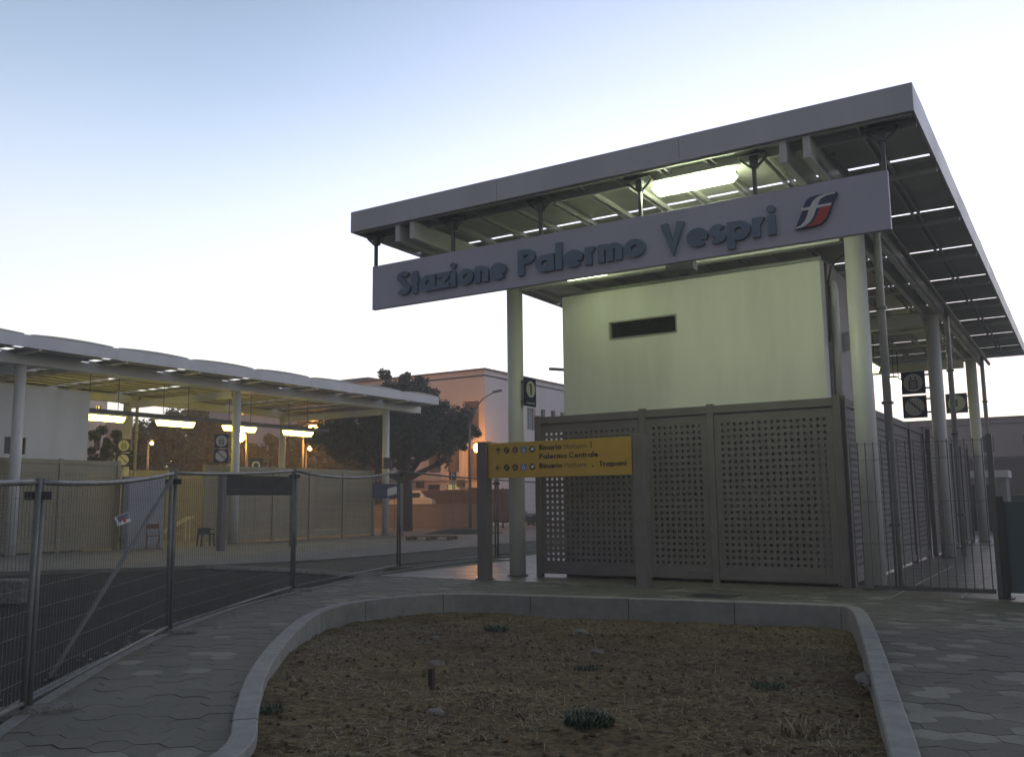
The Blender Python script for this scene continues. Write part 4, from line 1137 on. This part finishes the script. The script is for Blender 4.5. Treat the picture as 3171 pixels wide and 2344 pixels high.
# pallet and soil heap
pl = thing('pallet', 'wooden pallet lying on the pale concrete beyond the mesh fence', 'pallet', (-22.6, 30.0, 0.0), R(20))
for y in (-0.5, -0.25, 0, 0.25, 0.5): obj('board', MB().box(-0.95, 0.95, y-0.06, y+0.06, 0.13, 0.155), M['wood'], pl)
for x in (-0.85, 0, 0.85):
    for y in (-0.5, 0, 0.5): obj('block', MB().box(x-0.07, x+0.07, y-0.06, y+0.06, 0.0, 0.13), M['wood'], pl)
hp = MB(); vs = []; fs = []
for j in range(13):
    for i in range(25):
        x, y = -2.0+4*i/24, -0.9+1.8*j/12; r = 1-(x/1.9)**2-(y/.85)**2
        vs.append((x, y, max(-0.02, 0.28*r+0.06*noise.noise(Vector((x*3, y*3, 0))))))
for j in range(12):
    for i in range(24): a = j*25+i; fs.append((a, a+1, a+26, a+25))
tag(obj('soil_heap', hp.add(vs, fs), M['earth'], loc=(-25.6, 36.5, 0), rz=R(25), smooth=True), 'low heap of dark soil on the concrete behind the pallet', 'soil heap')

# ------------------------------------------------------------------ temporary mesh fence along the road
def fence_panel(a, b, ha, hb, sag, label):
    a, b = Vector((*a, -0.06)), Vector((*b, -0.06)); d = b-a; L = Vector((d.x, d.y, 0)).length
    t = thing('mesh_fence_panel', label, 'fence', a, math.atan2(d.y, d.x), 'temporary mesh fence panels along the path')
    def top(x): u = x/L; return ha+(hb-ha)*u-sag*4*u*(1-u)
    g = 0.06
    for x, hh in ((g, ha), (L-g, hb)): obj('upright', MB().tube([(x, 0, 0.02), (x+random.uniform(-.03,.03), random.uniform(-.02,.02), hh+0.03)], 0.023, 10), M['galv'], t, smooth=True)
    obj('top_tube', MB().tube([(g+(L-2*g)*k/10, 0, top(g+(L-2*g)*k/10)) for k in range(11)], 0.021, 8), M['galv'], t, smooth=True)
    obj('bottom_tube', MB().tube([(g, 0, 0.14), (L-g, 0, 0.14)], 0.018, 8), M['galv'], t, smooth=True)
    w = MB(); n = int((L-2*g)/0.065)
    for k in range(1, n):
        x = g+(L-2*g)*k/n; w.beam((x, 0.004, 0.14), (x, 0.004, top(x)), 0.003, 0.003)
    z = 0.3
    while z < min(ha, hb)-sag: w.beam((g, -0.004, z), (L-g, -0.004, z), 0.003, 0.003); z += 0.16
    obj('wire_mesh', w, M['galv'], t, kind='stuff')
    return t
FP = [(-5.15, 2.15), (-6.58, 3.92), (-9.15, 7.1), (-11.62, 11.49), (-13.42, 16.55), (-13.45, 20.7), (-13.5, 24.9)]
FH = [1.62, 1.70, 1.90, 2.10, 2.26, 2.12, 2.10]
FS = [0.0, 0.05, 0.03, 0.14, 0.02, 0.02]
FL = ['wire mesh fence panel at the left edge, nearest to the camera', 'wire mesh fence panel carrying a small tilted notice', 'wire mesh fence panel before the red chair and wrapped sign', 'wire mesh fence panel with a deeply sagging top tube', 'wire mesh fence panel behind the yellow sign post, over the verge', 'farthest wire mesh fence panel behind the left front column']
for i in range(6):
    fence_panel(FP[i], FP[i+1], FH[i], FH[i+1], FS[i], FL[i])
for i in range(1, 6):
    t = thing('fence_foot', ['', 'concrete fence foot at the bottom left on the rubble strip', 'concrete fence foot where the diagonal prop meets the fence', 'concrete fence foot at the road kerb in mid distance', 'concrete fence foot beside the forecourt edge', 'concrete fence foot behind the yellow sign'][i], 'fence foot', (*FP[i], -0.09), random.uniform(-.3, .3)+R(50), 'concrete feet of the mesh fence')
    obj('block', MB().box(-0.32, 0.32, -0.11, 0.11, 0, 0.13), M['rubble'], t, bevel=0.02)
    cl = obj('clamp', MB().box(-0.09, 0.09, -0.035, 0.035, FH[i]-0.1, FH[i]-0.04), M['dark'], t)
pr = tag(obj('prop_pole', MB().tube([(-7.95, 4.94, -0.05), (-9.08, 7.0, 1.74)], 0.024, 10), M['galv'], smooth=True), 'slanting steel prop pole leaning up to the second fence joint', 'pole')
nt = thing('notice', 'small tilted laminated notice tied to the fence wires', 'notice', (-7.90, 5.56, 1.335))
nt.rotation_euler = (0, 0, R(250)); nt.scale = (0.72, 0.72, 0.72)
nb = MB().box(-0.075, 0.075, -0.012, -0.008, -0.055, 0.055)
for (nm, m, b) in (('sheet', M['white'], (-0.09, 0.09, 0.004, 0.010, -0.065, 0.065)), ('photo_print', M['letter'], (-0.085, 0.06, 0.0105, 0.012, -0.02, 0.06)), ('red_mark', M['red'], (-0.03, 0.0, 0.0125, 0.014, -0.05, 0.035))):
    q = MB().box(*b); o = obj(nm, q, m, nt); o.rotation_euler = (0, R(22), 0)
dc = thing('concrete_block', 'pale concrete block on the asphalt at the left picture edge', 'block', (-15.2, 8.6, -0.1), R(30))
obj('block', MB().box(-0.35, 0.35, -0.2, 0.2, 0, 0.4), M['rubble'], dc, bevel=0.03)

# ------------------------------------------------------------------ grille fence and sheet hoarding on the right
gf = thing('bar_fence', 'dark vertical bar fence closing the passage right of the white block', 'fence', (-2.4, 15.28, 0))
gx0, gx1, GH = -3.66, -1.22, 2.33
x = gx0; k = 0
bm_ = MB().beam((0, 0, 0.09), (0, 0, GH), 0.016, 0.026, up=(0, 1, 0)).mesh('bar'); bm_.materials.append(M['rod'])
while x < gx1:
    o = bpy.data.objects.new('bar', bm_); COL.objects.link(o); o.parent = gf; o.location = (x+2.4, 0, 0)
    x += 0.118
for z in (0.12, 0.75, 1.4, 2.05, 2.3): obj('cross_rod', MB().beam((gx0+2.4, 0.012, z), (gx1+2.4, 0.012, z), 0.008, 0.008), M['rod'], gf)
for x in (-1.20,): obj('post', MB().box(x+2.4-0.04, x+2.4+0.04, -0.04, 0.04, 0, GH+0.05), M['rod'], gf)
obj('kick_plate', MB().box(gx0+3.1, gx1+2.36, 0.02, 0.03, 0.05, 0.11), M['rod'], gf)
hb = thing('sheet_hoarding', 'solid blue grey metal hoarding at the right edge of the picture', 'hoarding', (0.3, 15.2, 0))
for k in range(6):
    x = -1.42+k*0.62
    obj('sheet', MB().box(x, x+0.605, 0.0, 0.03, 0.08, 1.38), M['teal'], hb)
    obj('post', MB().box(x-0.03, x-0.001+0.02, 0.031, 0.10, 0, 1.42), M['dark'], hb)
obj('top_rail', MB().box(-1.42, 2.2, 0.031, 0.08, 1.3, 1.38), M['dark'], hb)
pb = thing('post', 'dark square post standing between the bar fence and the hoarding', 'post', (-1.12, 15.22, 0))
obj('shaft', MB().box(-0.05, 0.05, -0.05, 0.05, 0, 1.46), M['dark'], pb); obj('base_plate', MB().box(-0.1, 0.1, -0.1, 0.1, 0, 0.015), M['dark'], pb)

# ------------------------------------------------------------------ background buildings
def facade_x(name_root, x0, x1, z0, z1, holes, y, m, par, off, depth=0.25):
    """facade facing -y at the given y"""
    w = wall_holes(x0, x1, z0, z1, holes, depth); w.v = [(a, b+y, c) for a, b, c in w.v]
    obj('wall', rel(w, off), m, par)
    for h in holes:
        gm_ = h[4] if len(h) > 4 else M['glass']
        f = obj('window', rel(MB().box(h[0], h[1], y+depth-0.02, y+depth, h[2], h[3]), off), gm_, par)
        wd, hh = h[1]-h[0], h[3]-h[2]
        fr = MB()
        for q in range(0, 3): xx = h[0]+wd*q/2; fr.box(max(h[0], xx-0.03), min(h[1], xx+0.03), y+depth-0.05, y+depth-0.021, h[2], h[3])
        fr.box(h[0], h[1], y+depth-0.055, y+depth-0.021, h[2]+hh*.55-.03, h[2]+hh*.55+.03)
        obj('frame', rel(fr, off), M['coping'], f)
def facade_y(x, y0, y1, z0, z1, holes, m, par, off, depth=0.25):
    """facade facing +x"""
    w = wall_holes(y0, y1, z0, z1, holes, depth); w.v = [(x-b, a, c) for a, b, c in w.v]
    obj('wall', rel(w, off), m, par)
    for h in holes:
        gm_ = h[4] if len(h) > 4 else M['glass']
        f = obj('window', rel(MB().box(x-depth, x-depth+0.02, h[0], h[1], h[2], h[3]), off), gm_, par)
        fr = MB()
        for q in range(0, 3): yy_ = h[0]+(h[1]-h[0])*q/2; fr.box(x-depth+0.021, x-depth+0.05, max(h[0], yy_-0.03), min(h[1], yy_+0.03), h[2], h[3])
        obj('frame', rel(fr, off), M['coping'], f)
A = thing('rose_building', 'large pinkish flat roofed building with tall dark openings behind the big tree', 'building', (-48, 58, 0)); off = A.location.copy()
AY, AX, AZ = 49.44, -32.95, 10.08
SH, DG = M['shade'], M['glass']
hs = [(-34.66, -33.43, 6.3, 8.1, SH), (-45.34, -44.27, 4.0, 5.7, DG), (-43.2, -42.2, 3.6, 5.5, DG), (-40.44, -39.19, 3.6, 5.25, DG), (-37.66, -36.51, 3.5, 5.15, SH), (-36.06, -35.02, 3.5, 5.1, SH), (-34.42, -33.45, 3.0, 4.96, M['shade']),
      (-37.7, -36.6, 1.9, 2.7, DG), (-36.1, -35.03, 1.9, 2.66, M['winlight_dim']), (-34.4, -33.5, 1.4, 2.45, DG), (-50, -48.8, 3.5, 5.2, DG), (-40.2, -39.2, 1.9, 2.7, DG), (-53, -51.8, 3.5, 5.2, DG)]
facade_x('w', -62, AX, 0, AZ, hs, AY, M['pink'], A, off)
hs = [(54.73, 55.93, 6.5, 8.05, M['shutter_blue']), (56.71, 57.35, 7.3, 8.07, DG), (58.17, 58.85, 7.3, 8.1, DG), (59.6, 60.3, 7.3, 8.1, DG), (53.2, 54.3, 3.2, 4.6, DG), (51.5, 52.4, 0.1, 2.3, DG), (57.5, 58.6, 3.2, 4.6, DG)]
facade_y(AX, AY, 82, 0, AZ, hs, M['pink'], A, off)
obj('roof', rel(MB().box(-62, AX, AY, 82, AZ-0.4, AZ-0.3), off), M['coping'], A)
obj('coping', rel(MB().box(-62.1, AX+0.1, AY-0.1, AY+0.25, AZ+0.001, AZ+0.13), off), M['coping'], A)
obj('coping', rel(MB().box(AX-0.25, AX+0.1, AY+0.25, 82, AZ+0.001, AZ+0.13), off), M['coping'], A)
obj('string_course', rel(MB().box(-62, AX+0.03, AY-0.08, AY-0.001, 2.86, 2.98), off), M['pink_dark'], A)
for x in (-38.4, -36.3, -34.75): obj('pilaster', rel(MB().box(x-0.14, x+0.14, AY-0.14, AY-0.001, 2.99, 5.6), off), M['pink'], A)
for k, (x, z) in enumerate(((-38.3, 3.05), (-34.95, 3.05))):
    obj('air_conditioner', rel(MB().box(x, x+0.5, AY-0.4, AY-0.15, z-0.55, z-0.1), off), M['dark'], A)
B2 = thing('attic_block', 'darker roof storey rising farther behind the rose building', 'building', (-56, 64, 0))
obj('wall', MB().box(-7, 3.5, -3.5, 10, 0, 12.3), M['pink_dark'], B2); obj('coping', MB().box(-7.1, 3.6, -3.6, 10.1, 12.301, 12.42), M['coping'], B2)
for x in (-4.5, -1.5, 1.2): obj('window', MB().box(x, x+1.2, -3.54, -3.501, 9.2, 10.6), M['glass'], B2)
Lb = thing('corner_house', 'rose rendered house with a lit yellow window seen past the white block', 'building', (-46, 28, 0)); off = Lb.location.copy()
facade_y(-41, 12, 27.72, 0, 8.2, [(27.10, 27.42, 5.98, 6.42, M['winlight']), (27.08, 27.45, 4.2, 5.0, DG)], M['pink'], Lb, off, 0.15)
obj('pilaster', rel(MB().box(-40.99, -40.8, 26.2, 26.98, 0, 8.2), off), M['pink'], Lb)
facade_y(-41, 27.72, 29.2, 0, 6.08, [(28.3, 28.8, 3.4, 4.4, DG)], M['pink_dark'], Lb, off, 0.15)
obj('rear_mass', rel(MB().box(-52, -41.2, 12, 27.7, 0, 8.19).box(-52, -41.2, 27.71, 29.2, 0, 6.07), off), M['pink_dark'], Lb)
# low street wall and red hoarding
sw = thing('street_wall', 'low grey stained wall along the street below the rose building', 'wall', (-36, 44.5, 0), R(-8))
obj('masonry', MB().box(-9, 7.5, -0.12, 0.12, 0, 1.35), M['streetwall'], sw); obj('coping', MB().box(-9.05, 7.55, -0.18, 0.18, 1.351, 1.43), M['streetwall'], sw)
ho = thing('red_hoarding', 'reddish site hoarding above the street wall', 'hoarding', (-33, 46.0, 0), R(-4))
for k in range(7):
    x = -5+k*1.45; obj('sheet', MB().box(x, x+1.42, -0.02, 0.02, 0.3, 2.25), M['hoard'], ho)
    obj('post', MB().box(x-0.04, x+0.04, 0.021, 0.1, 0, 2.3), M['dark'], ho)
oc = thing('parked_car', 'pale parked car mostly hidden behind the red hoarding', 'car', (-35.8, 44.9, 0), R(-8))
# car: a shaped body with glasshouse
bd = MB(); prof = [(-2.1, 0.35), (-2.1, 0.85), (-1.7, 0.98), (-1.1, 1.02), (-0.55, 1.48), (0.75, 1.52), (1.35, 1.08), (2.0, 0.95), (2.12, 0.7), (2.1, 0.35)]
n = len(prof); vs = [(x, -0.8 if z < 1.1 else -0.62, z) for x, z in prof]+[(x, 0.8 if z < 1.1 else 0.62, z) for x, z in prof]
bd.add(vs, [tuple(range(n)), tuple(range(2*n-1, n-1, -1))]+[(i, i+n, (i+1) % n+n, (i+1) % n) for i in range(n)])
obj('body', bd, M['white'], oc, bevel=0.03)
obj('window', MB().box(-0.8, 1.0, -0.815, -0.77, 1.08, 1.38), M['glass'], oc)
for x in (-1.35, 1.35):
    for y in (-0.78, 0.78):
        w_ = obj('wheel', MB().tube([(x, y-0.1, 0.32), (x, y+0.1, 0.32)], 0.32, 18), M['dark'], oc); obj('rim', MB().tube([(x, y-0.11, 0.32), (x, y+0.11, 0.32)], 0.19, 12), M['galv'], w_)
oc.location = (-36.4, 46.8, 0.75)
hg = MB()
pk = thing('parking_sign', 'small black parking sign with a white P above the red hoarding', 'sign', (-29.4, 40.9, 0), R(32))
obj('pole', MB().tube([(0, 0.03, 0), (0, 0.03, 3.1)], 0.025, 8), M['galv'], pk)
obj('plate', MB().box(-0.2, 0.2, -0.02, 0.0, 2.72, 3.14), M['ink'], pk)
g, _ = glyph_mesh('P', 0.18, 0.32, 0.004); g.v = [(x-0.09, y-0.021, z+2.77) for x, y, z in g.v]; obj('letter', g, M['white'], pk)
obj('sub_plate', MB().box(-0.17, 0.17, -0.02, 0.0, 2.50, 2.68), M['cream'], pk)
n2 = thing('notice_plate', 'small yellowish notice plate on a pole left of the parking sign', 'sign', (-31.6, 38.6, 0), R(35))
obj('pole', MB().tube([(0, 0.03, 0), (0, 0.03, 2.5)], 0.02, 8), M['galv'], n2); obj('plate', MB().box(-0.27, 0.27, -0.02, 0, 2.15, 2.6), M['cream'], n2)
obj('arrow', MB().box(-0.12, 0.14, -0.026, -0.021, 2.36, 2.40), M['ink'], n2)

# buildings to the far right, seen through the passage
Rb = thing('distant_building', 'long dark flat roofed building on the horizon behind the right hand columns', 'building', (0, 78, 0)); off = Rb.location.copy()
facade_x('r', -24, 34, 0, 6.6, [(-22+q*3.1, -20.6+q*3.1, 4.4, 5.5, DG) for q in range(17)], 68.5, M['pink_dark'], Rb, off)
obj('roof', rel(MB().box(-24, 34, 68.5, 88, 6.2, 6.3), off), M['coping'], Rb); obj('coping', rel(MB().box(-24.1, 34.1, 68.4, 68.7, 6.601, 6.72), off), M['coping'], Rb)
rw = thing('retaining_wall', 'reddish retaining wall below the distant building at the right', 'wall', (2, 60, 0))
obj('masonry', MB().box(-13, 30, -0.2, 0.2, 0, 3.6), M['hoard'], rw); obj('coping', MB().box(-13.05, 30, -0.28, 0.28, 3.601, 3.75), M['coping'], rw)
kb = thing('kiosk', 'small pale kiosk with a pinkish canopy strip behind the far columns', 'kiosk', (-4.6, 46, 0))
obj('wall', MB().box(-1.3, 1.6, -1, 1, 0, 2.3), M['streetwall'], kb); obj('roof', MB().box(-1.4, 1.7, -1.1, 1.1, 2.301, 2.6), M['pink'], kb)
obj('door', MB().box(0.2, 1.0, -1.03, -1.001, 0, 2.0), M['glass'], kb)
lw = thing('garden_wall', 'low dark wall running across behind the right hand passage', 'wall', (2, 40, 0))
obj('masonry', MB().box(-4.5, 24, -0.15, 0.15, 0, 1.5), M['teal'], lw); obj('coping', MB().box(-4.55, 24, -0.2, 0.2, 1.501, 1.56), M['streetwall'], lw)

# ------------------------------------------------------------------ trees
def tree(label, loc, H, trunk_h, tr, clumps, nleaf, leaf=0.16, limbs=6, seed=1, group='trees behind the far canopy'):
    random.seed(seed)
    t = thing('broadleaf_tree', label, 'tree', loc, 0, group)
    tk = MB(); tk.tube([(0, 0, -0.1), (0.05, 0.03, trunk_h*.5), (0, 0.05, trunk_h), (0.1, 0, trunk_h+(H-trunk_h)*.45)], tr, 10, True, tr*.45)
    obj('trunk', tk, M['bark'], t, smooth=True)
    for k in range(limbs):
        c = clumps[k % len(clumps)]; p0 = Vector((0, 0, trunk_h*random.uniform(.75, 1.1))); p2 = Vector(c[:3])*0.85; p2.z = max(p2.z, p0.z+.2)
        mid = (p0+p2)/2+Vector((random.uniform(-.2,.2), random.uniform(-.2,.2), -0.25))
        obj('limb', MB().tube([p0, mid, p2], tr*.42, 7, True, tr*.12), M['bark'], t, smooth=True)
    lf = MB(); tot = sum(c[3]**2 for c in clumps)
    for c in clumps:
        n = int(nleaf*c[3]**2/tot)
        # sprays round each clump give an uneven outline
        sub = []
        for _ in range(max(6, int(14*c[3]))):
            v = Vector((random.gauss(0, 1), random.gauss(0, 1), random.gauss(0, 1))).normalized()
            sub.append((v*c[3]*random.uniform(.45, 1.0), c[3]*random.uniform(.16, .38)))
        for _ in range(n):
            s, r = random.choice(sub); v = Vector((random.gauss(0, 1), random.gauss(0, 1), random.gauss(0, .8))).normalized()*r*random.random()**.45
            p = Vector(c[:3])+Vector((s.x, s.y, s.z*.75))+v
            a = Vector((random.gauss(0, 1), random.gauss(0, 1), random.gauss(0, .6))).normalized(); b = a.cross(Vector((random.random(), random.random(), random.random()))).normalized()
            L = leaf*random.uniform(.6, 1.3)
            lf.add([p-a*L*.5, p+b*L*.28, p+a*L*.5, p-b*L*.28], [(0,1,2,3)])
    obj('crown', lf, M['leaf'], t)
    return t
# right direction as seen from the street: the crown spreads along (0.85, 0.53)
def C(u, z, r, dep=0): return (0.848*u-0.524*dep, 0.53*u+0.84*dep, z, r)
tree('big dark spreading tree with a leaning limb before the rose building', (-31.4, 39.3, 0), 9.2, 3.4, 0.42,
     [C(-0.5, 8.0, 1.05), C(0.3, 7.2, 1.5), C(-1.2, 7.0, 1.5), C(1.5, 6.2, 1.6), C(2.6, 5.6, 1.4), C(3.4, 5.6, 0.8), C(-2.4, 5.9, 1.7), C(-3.6, 5.2, 1.5), C(0, 5.4, 1.9, 1), C(0.2, 5.0, 1.6, -1.2), C(2.0, 4.7, 1.4, -.6), C(-1.9, 4.6, 1.4, -.8), C(-1.0, 4.1, 1.2, .5), C(-3.0, 4.2, 1.1), C(2.7, 5.1, 1.0, .8)], 52000, leaf=0.23, limbs=9, seed=3)
tree('dark tree lit orange behind the rightmost hanging lamp', (-42.3, 44.0, 0), 7.8, 2.5, 0.3,
     [C(0, 6.0, 1.8), C(1.8, 5.3, 1.5), C(-1.9, 5.3, 1.6), C(0.6, 4.0, 1.9, -1), C(-3.4, 4.4, 1.6), C(3.2, 4.3, 1.5), C(-1.6, 3.4, 1.6), C(2.0, 3.2, 1.5)], 60000, leaf=0.2, seed=5)
tree('dark tree behind the second and third hanging lamps', (-49.5, 39.0, 0), 8.4, 2.4, 0.32,
     [C(0, 6.4, 2.0), C(2.2, 5.6, 1.7), C(-2.2, 5.6, 1.8), C(0.6, 4.4, 1.8, -1), C(-3.8, 4.8, 1.4), C(3.9, 4.6, 1.4), C(-1.5, 3.6, 1.4, -1)], 60000, leaf=0.22, seed=8)
tree('small dark tree right of the corner house, left of the passage', (-38.6, 26.6, 0), 5.6, 1.6, 0.16,
     [C(-0.2, 4.6, .8), C(-0.9, 3.8, .75), C(0.5, 3.6, .8), C(0, 3.0, .8, -.3)], 14000, leaf=0.13, seed=11)
tree('far dark tree low behind the glowing sodium lamp', (-60.5, 50.5, 0), 7.5, 2.4, 0.3,
     [C(0, 5.6, 2.4), C(3.5, 5.2, 2.4), C(-3.5, 5.4, 2.4), C(6.5, 4.6, 2.2), C(-6.5, 4.8, 2.2), C(0, 3.2, 2.2), C(4, 2.8, 2), C(-4, 2.8, 2)], 45000, leaf=0.28, seed=13)
random.seed(21)
# dark hedge and bushes under the trees
for k, (x, y, r) in enumerate(((-42.5, 46.5, 2.6), (-52.5, 42.0, 3.0), (-47.0, 35.5, 2.4))):
    lf = MB()
    for _ in range(9000):
        v = Vector((random.gauss(0, 1), random.gauss(0, 1), random.gauss(0, .7))).normalized()*random.random()**.4
        p = Vector((v.x*r*1.5, v.y*r*1.1, r*.8+v.z*r*.9+0.3*noise.noise(v*3))); a = Vector((random.gauss(0, 1), random.gauss(0, 1), random.gauss(0, .6))).normalized(); b = a.cross(Vector((.3, .5, .8))).normalized(); L = .2
        lf.add([p-a*L*.5, p+b*L*.3, p+a*L*.5, p-b*L*.3], [(0,1,2,3)])
    tag(obj('bush', lf, M['leaf'], loc=(x, y, 0)), ['dark bush at the foot of the tree lit orange', 'dark bush below the far sodium lamp', 'dark bush behind the passage of the far canopy'][k], 'bush', 'bushes behind the far canopy')
for k, (x, y) in enumerate(((-27.6, 45.5), (-26.2, 44.6))):
    lf = MB()
    for _ in range(900):
        v = Vector((random.gauss(0, 1), random.gauss(0, 1), random.gauss(0, .7))).normalized()*random.random()**.4*0.7
        p = Vector((v.x, v.y, .5+v.z*.6)); a = Vector((random.gauss(0, 1), random.gauss(0, 1), 0.2)).normalized(); b = a.cross(Vector((.3, .5, .8))).normalized(); L = .14
        lf.add([p-a*L*.5, p+b*L*.3, p+a*L*.5, p-b*L*.3], [(0,1,2,3)])
    tag(obj('shrub', lf, M['leaf'], loc=(x, y, 0)), ['low shrub left of the left front column, by the street', 'low shrub right of the left front column, by the street'][k], 'shrub', 'street shrubs')

# ------------------------------------------------------------------ street lamps
def sodium(label, base, head, power, r=0.10, pole_top=None, bulb='sodium', pr=0.06):
    t = thing('street_lamp', label, 'street lamp', (base[0], base[1], 0), 0, 'sodium street lamps')
    h = Vector(head)-Vector((base[0], base[1], 0)); top = Vector((0, 0, h.z+0.12))
    obj('pole', MB().tube([(0, 0, 0), (0, 0, h.z*.6), top], pr*1.4, 10, True, pr*.8), M['galv'], t, smooth=True)
    obj('arm', MB().tube([top-Vector((0, 0, .05)), top*1.0+Vector((h.x*.5, h.y*.5, .1)), Vector((h.x, h.y, h.z+.14))], pr*.5, 8), M['galv'], t, smooth=True)
    d = Vector((h.x, h.y, 0)).normalized() if Vector((h.x, h.y, 0)).length > .01 else Vector((1, 0, 0))
    obj('lamp_head', MB().beam(h+Vector((0, 0, .13))-d*.2, h+Vector((0, 0, .13))+d*.35, .24, .10), M['dark'], t, bevel=.02)
    bm = bmesh.new(); bmesh.ops.create_uvsphere(bm, u_segments=14, v_segments=8, radius=r); me = bpy.data.meshes.new('bulb'); bm.to_mesh(me); bm.free()
    o = obj('bulb', me, M[bulb], t, loc=h-Vector((0, 0, r*.6)))
    if power:
        lamp_light('lamp_light', h-Vector((0, 0, r*2.4)), (1.0, 0.42, 0.08), power, 0.12, t)
    return t
sodium('blazing orange street lamp right of the rightmost hanging lamp', (-38.0, 38.2), (-37.1, 38.05, 5.84), 240, 0.32)
sodium('orange street lamp glowing beside the middle column of the far canopy', (-41.3, 37.0), (-41.8, 36.9, 5.64), 230, 0.32)
sodium('small reddish orange street lamp low behind the lit passage', (-68.9, 52.1), (-67.65, 52.29, 5.7), 300, 0.26)
sodium('tiny orange street lamp seen through the leaves at the left', (-43.9, 32.3), (-43.2, 32.0, 4.95), 60, 0.10, bulb='sodium_glass')
sodium('tiny orange lamp below the blazing one, near the rose wall', (-40.9, 41.4), (-40.2, 41.0, 4.95), 60, 0.13, bulb='sodium_glass')
sodium('orange street lamp beside the left post of the yellow sign', (-30.9, 47.6), (-32.0, 47.25, 5.02), 50, 0.30)
# unlit tall street lamps
def tall_lamp(label, base, head, H):
    t = thing('street_lamp', label, 'street lamp', (*base, 0), 0, 'unlit tall street lamps')
    d = Vector((head[0]-base[0], head[1]-base[1], 0))
    obj('pole', MB().tube([(0, 0, 0), (0, 0, H*.5), (0, 0, H-1.6)], .09, 10, True, .05), M['galv'], t, smooth=True)
    obj('arm', MB().tube([(0, 0, H-1.62), d*.12+Vector((0, 0, H-1.0)), d*.45+Vector((0, 0, H-.35)), d*.85+Vector((0, 0, H))], .045, 8, True, .03), M['galv'], t, smooth=True)
    obj('lamp_head', MB().beam(d*.8+Vector((0, 0, H-.02)), d*1.12+Vector((0, 0, H+.07)), .22, .11), M['rod'], t, bevel=.03)
tall_lamp('tall unlit street lamp with curved arm before the rose building corner', (-27.5, 39.8), (-25.97, 40.3), 7.25)
tall_lamp('unlit street lamp whose head peeks out left of the white block', (-15.9, 36.6), (-19.2, 34.7), 7.15)
an = thing('roof_antenna', 'bent pale pole rising above the far canopy at the left edge', 'pole', (-29.5, 15.2, 6.6))
obj('shaft', MB().tube([(0, -1.2, 2.4), (0, -.5, 2.2), (0, -.1, 1.5), (0, 0, 0)], .05, 8), M['galv'], an, smooth=True)

# ------------------------------------------------------------------ thin volume added to lift shadows, standing in for lens veil
hz_m = bpy.data.materials.new('lens_veil_volume'); hz_m.use_nodes = True
hn = hz_m.node_tree.nodes; hn.clear()
ho_ = hn.new('ShaderNodeOutputMaterial'); hv = hn.new('ShaderNodeVolumePrincipled')
hv.inputs['Color'].default_value = (0.95, 0.93, 0.9, 1); hv.inputs['Density'].default_value = 0.0035; hv.inputs['Anisotropy'].default_value = 0.3
hz_m.node_tree.links.new(hv.outputs[0], ho_.inputs['Volume'])
obj('lens_veil_box', MB().box(-130, 90, -40, 150, -1.7, 14.5), hz_m, kind='stuff')
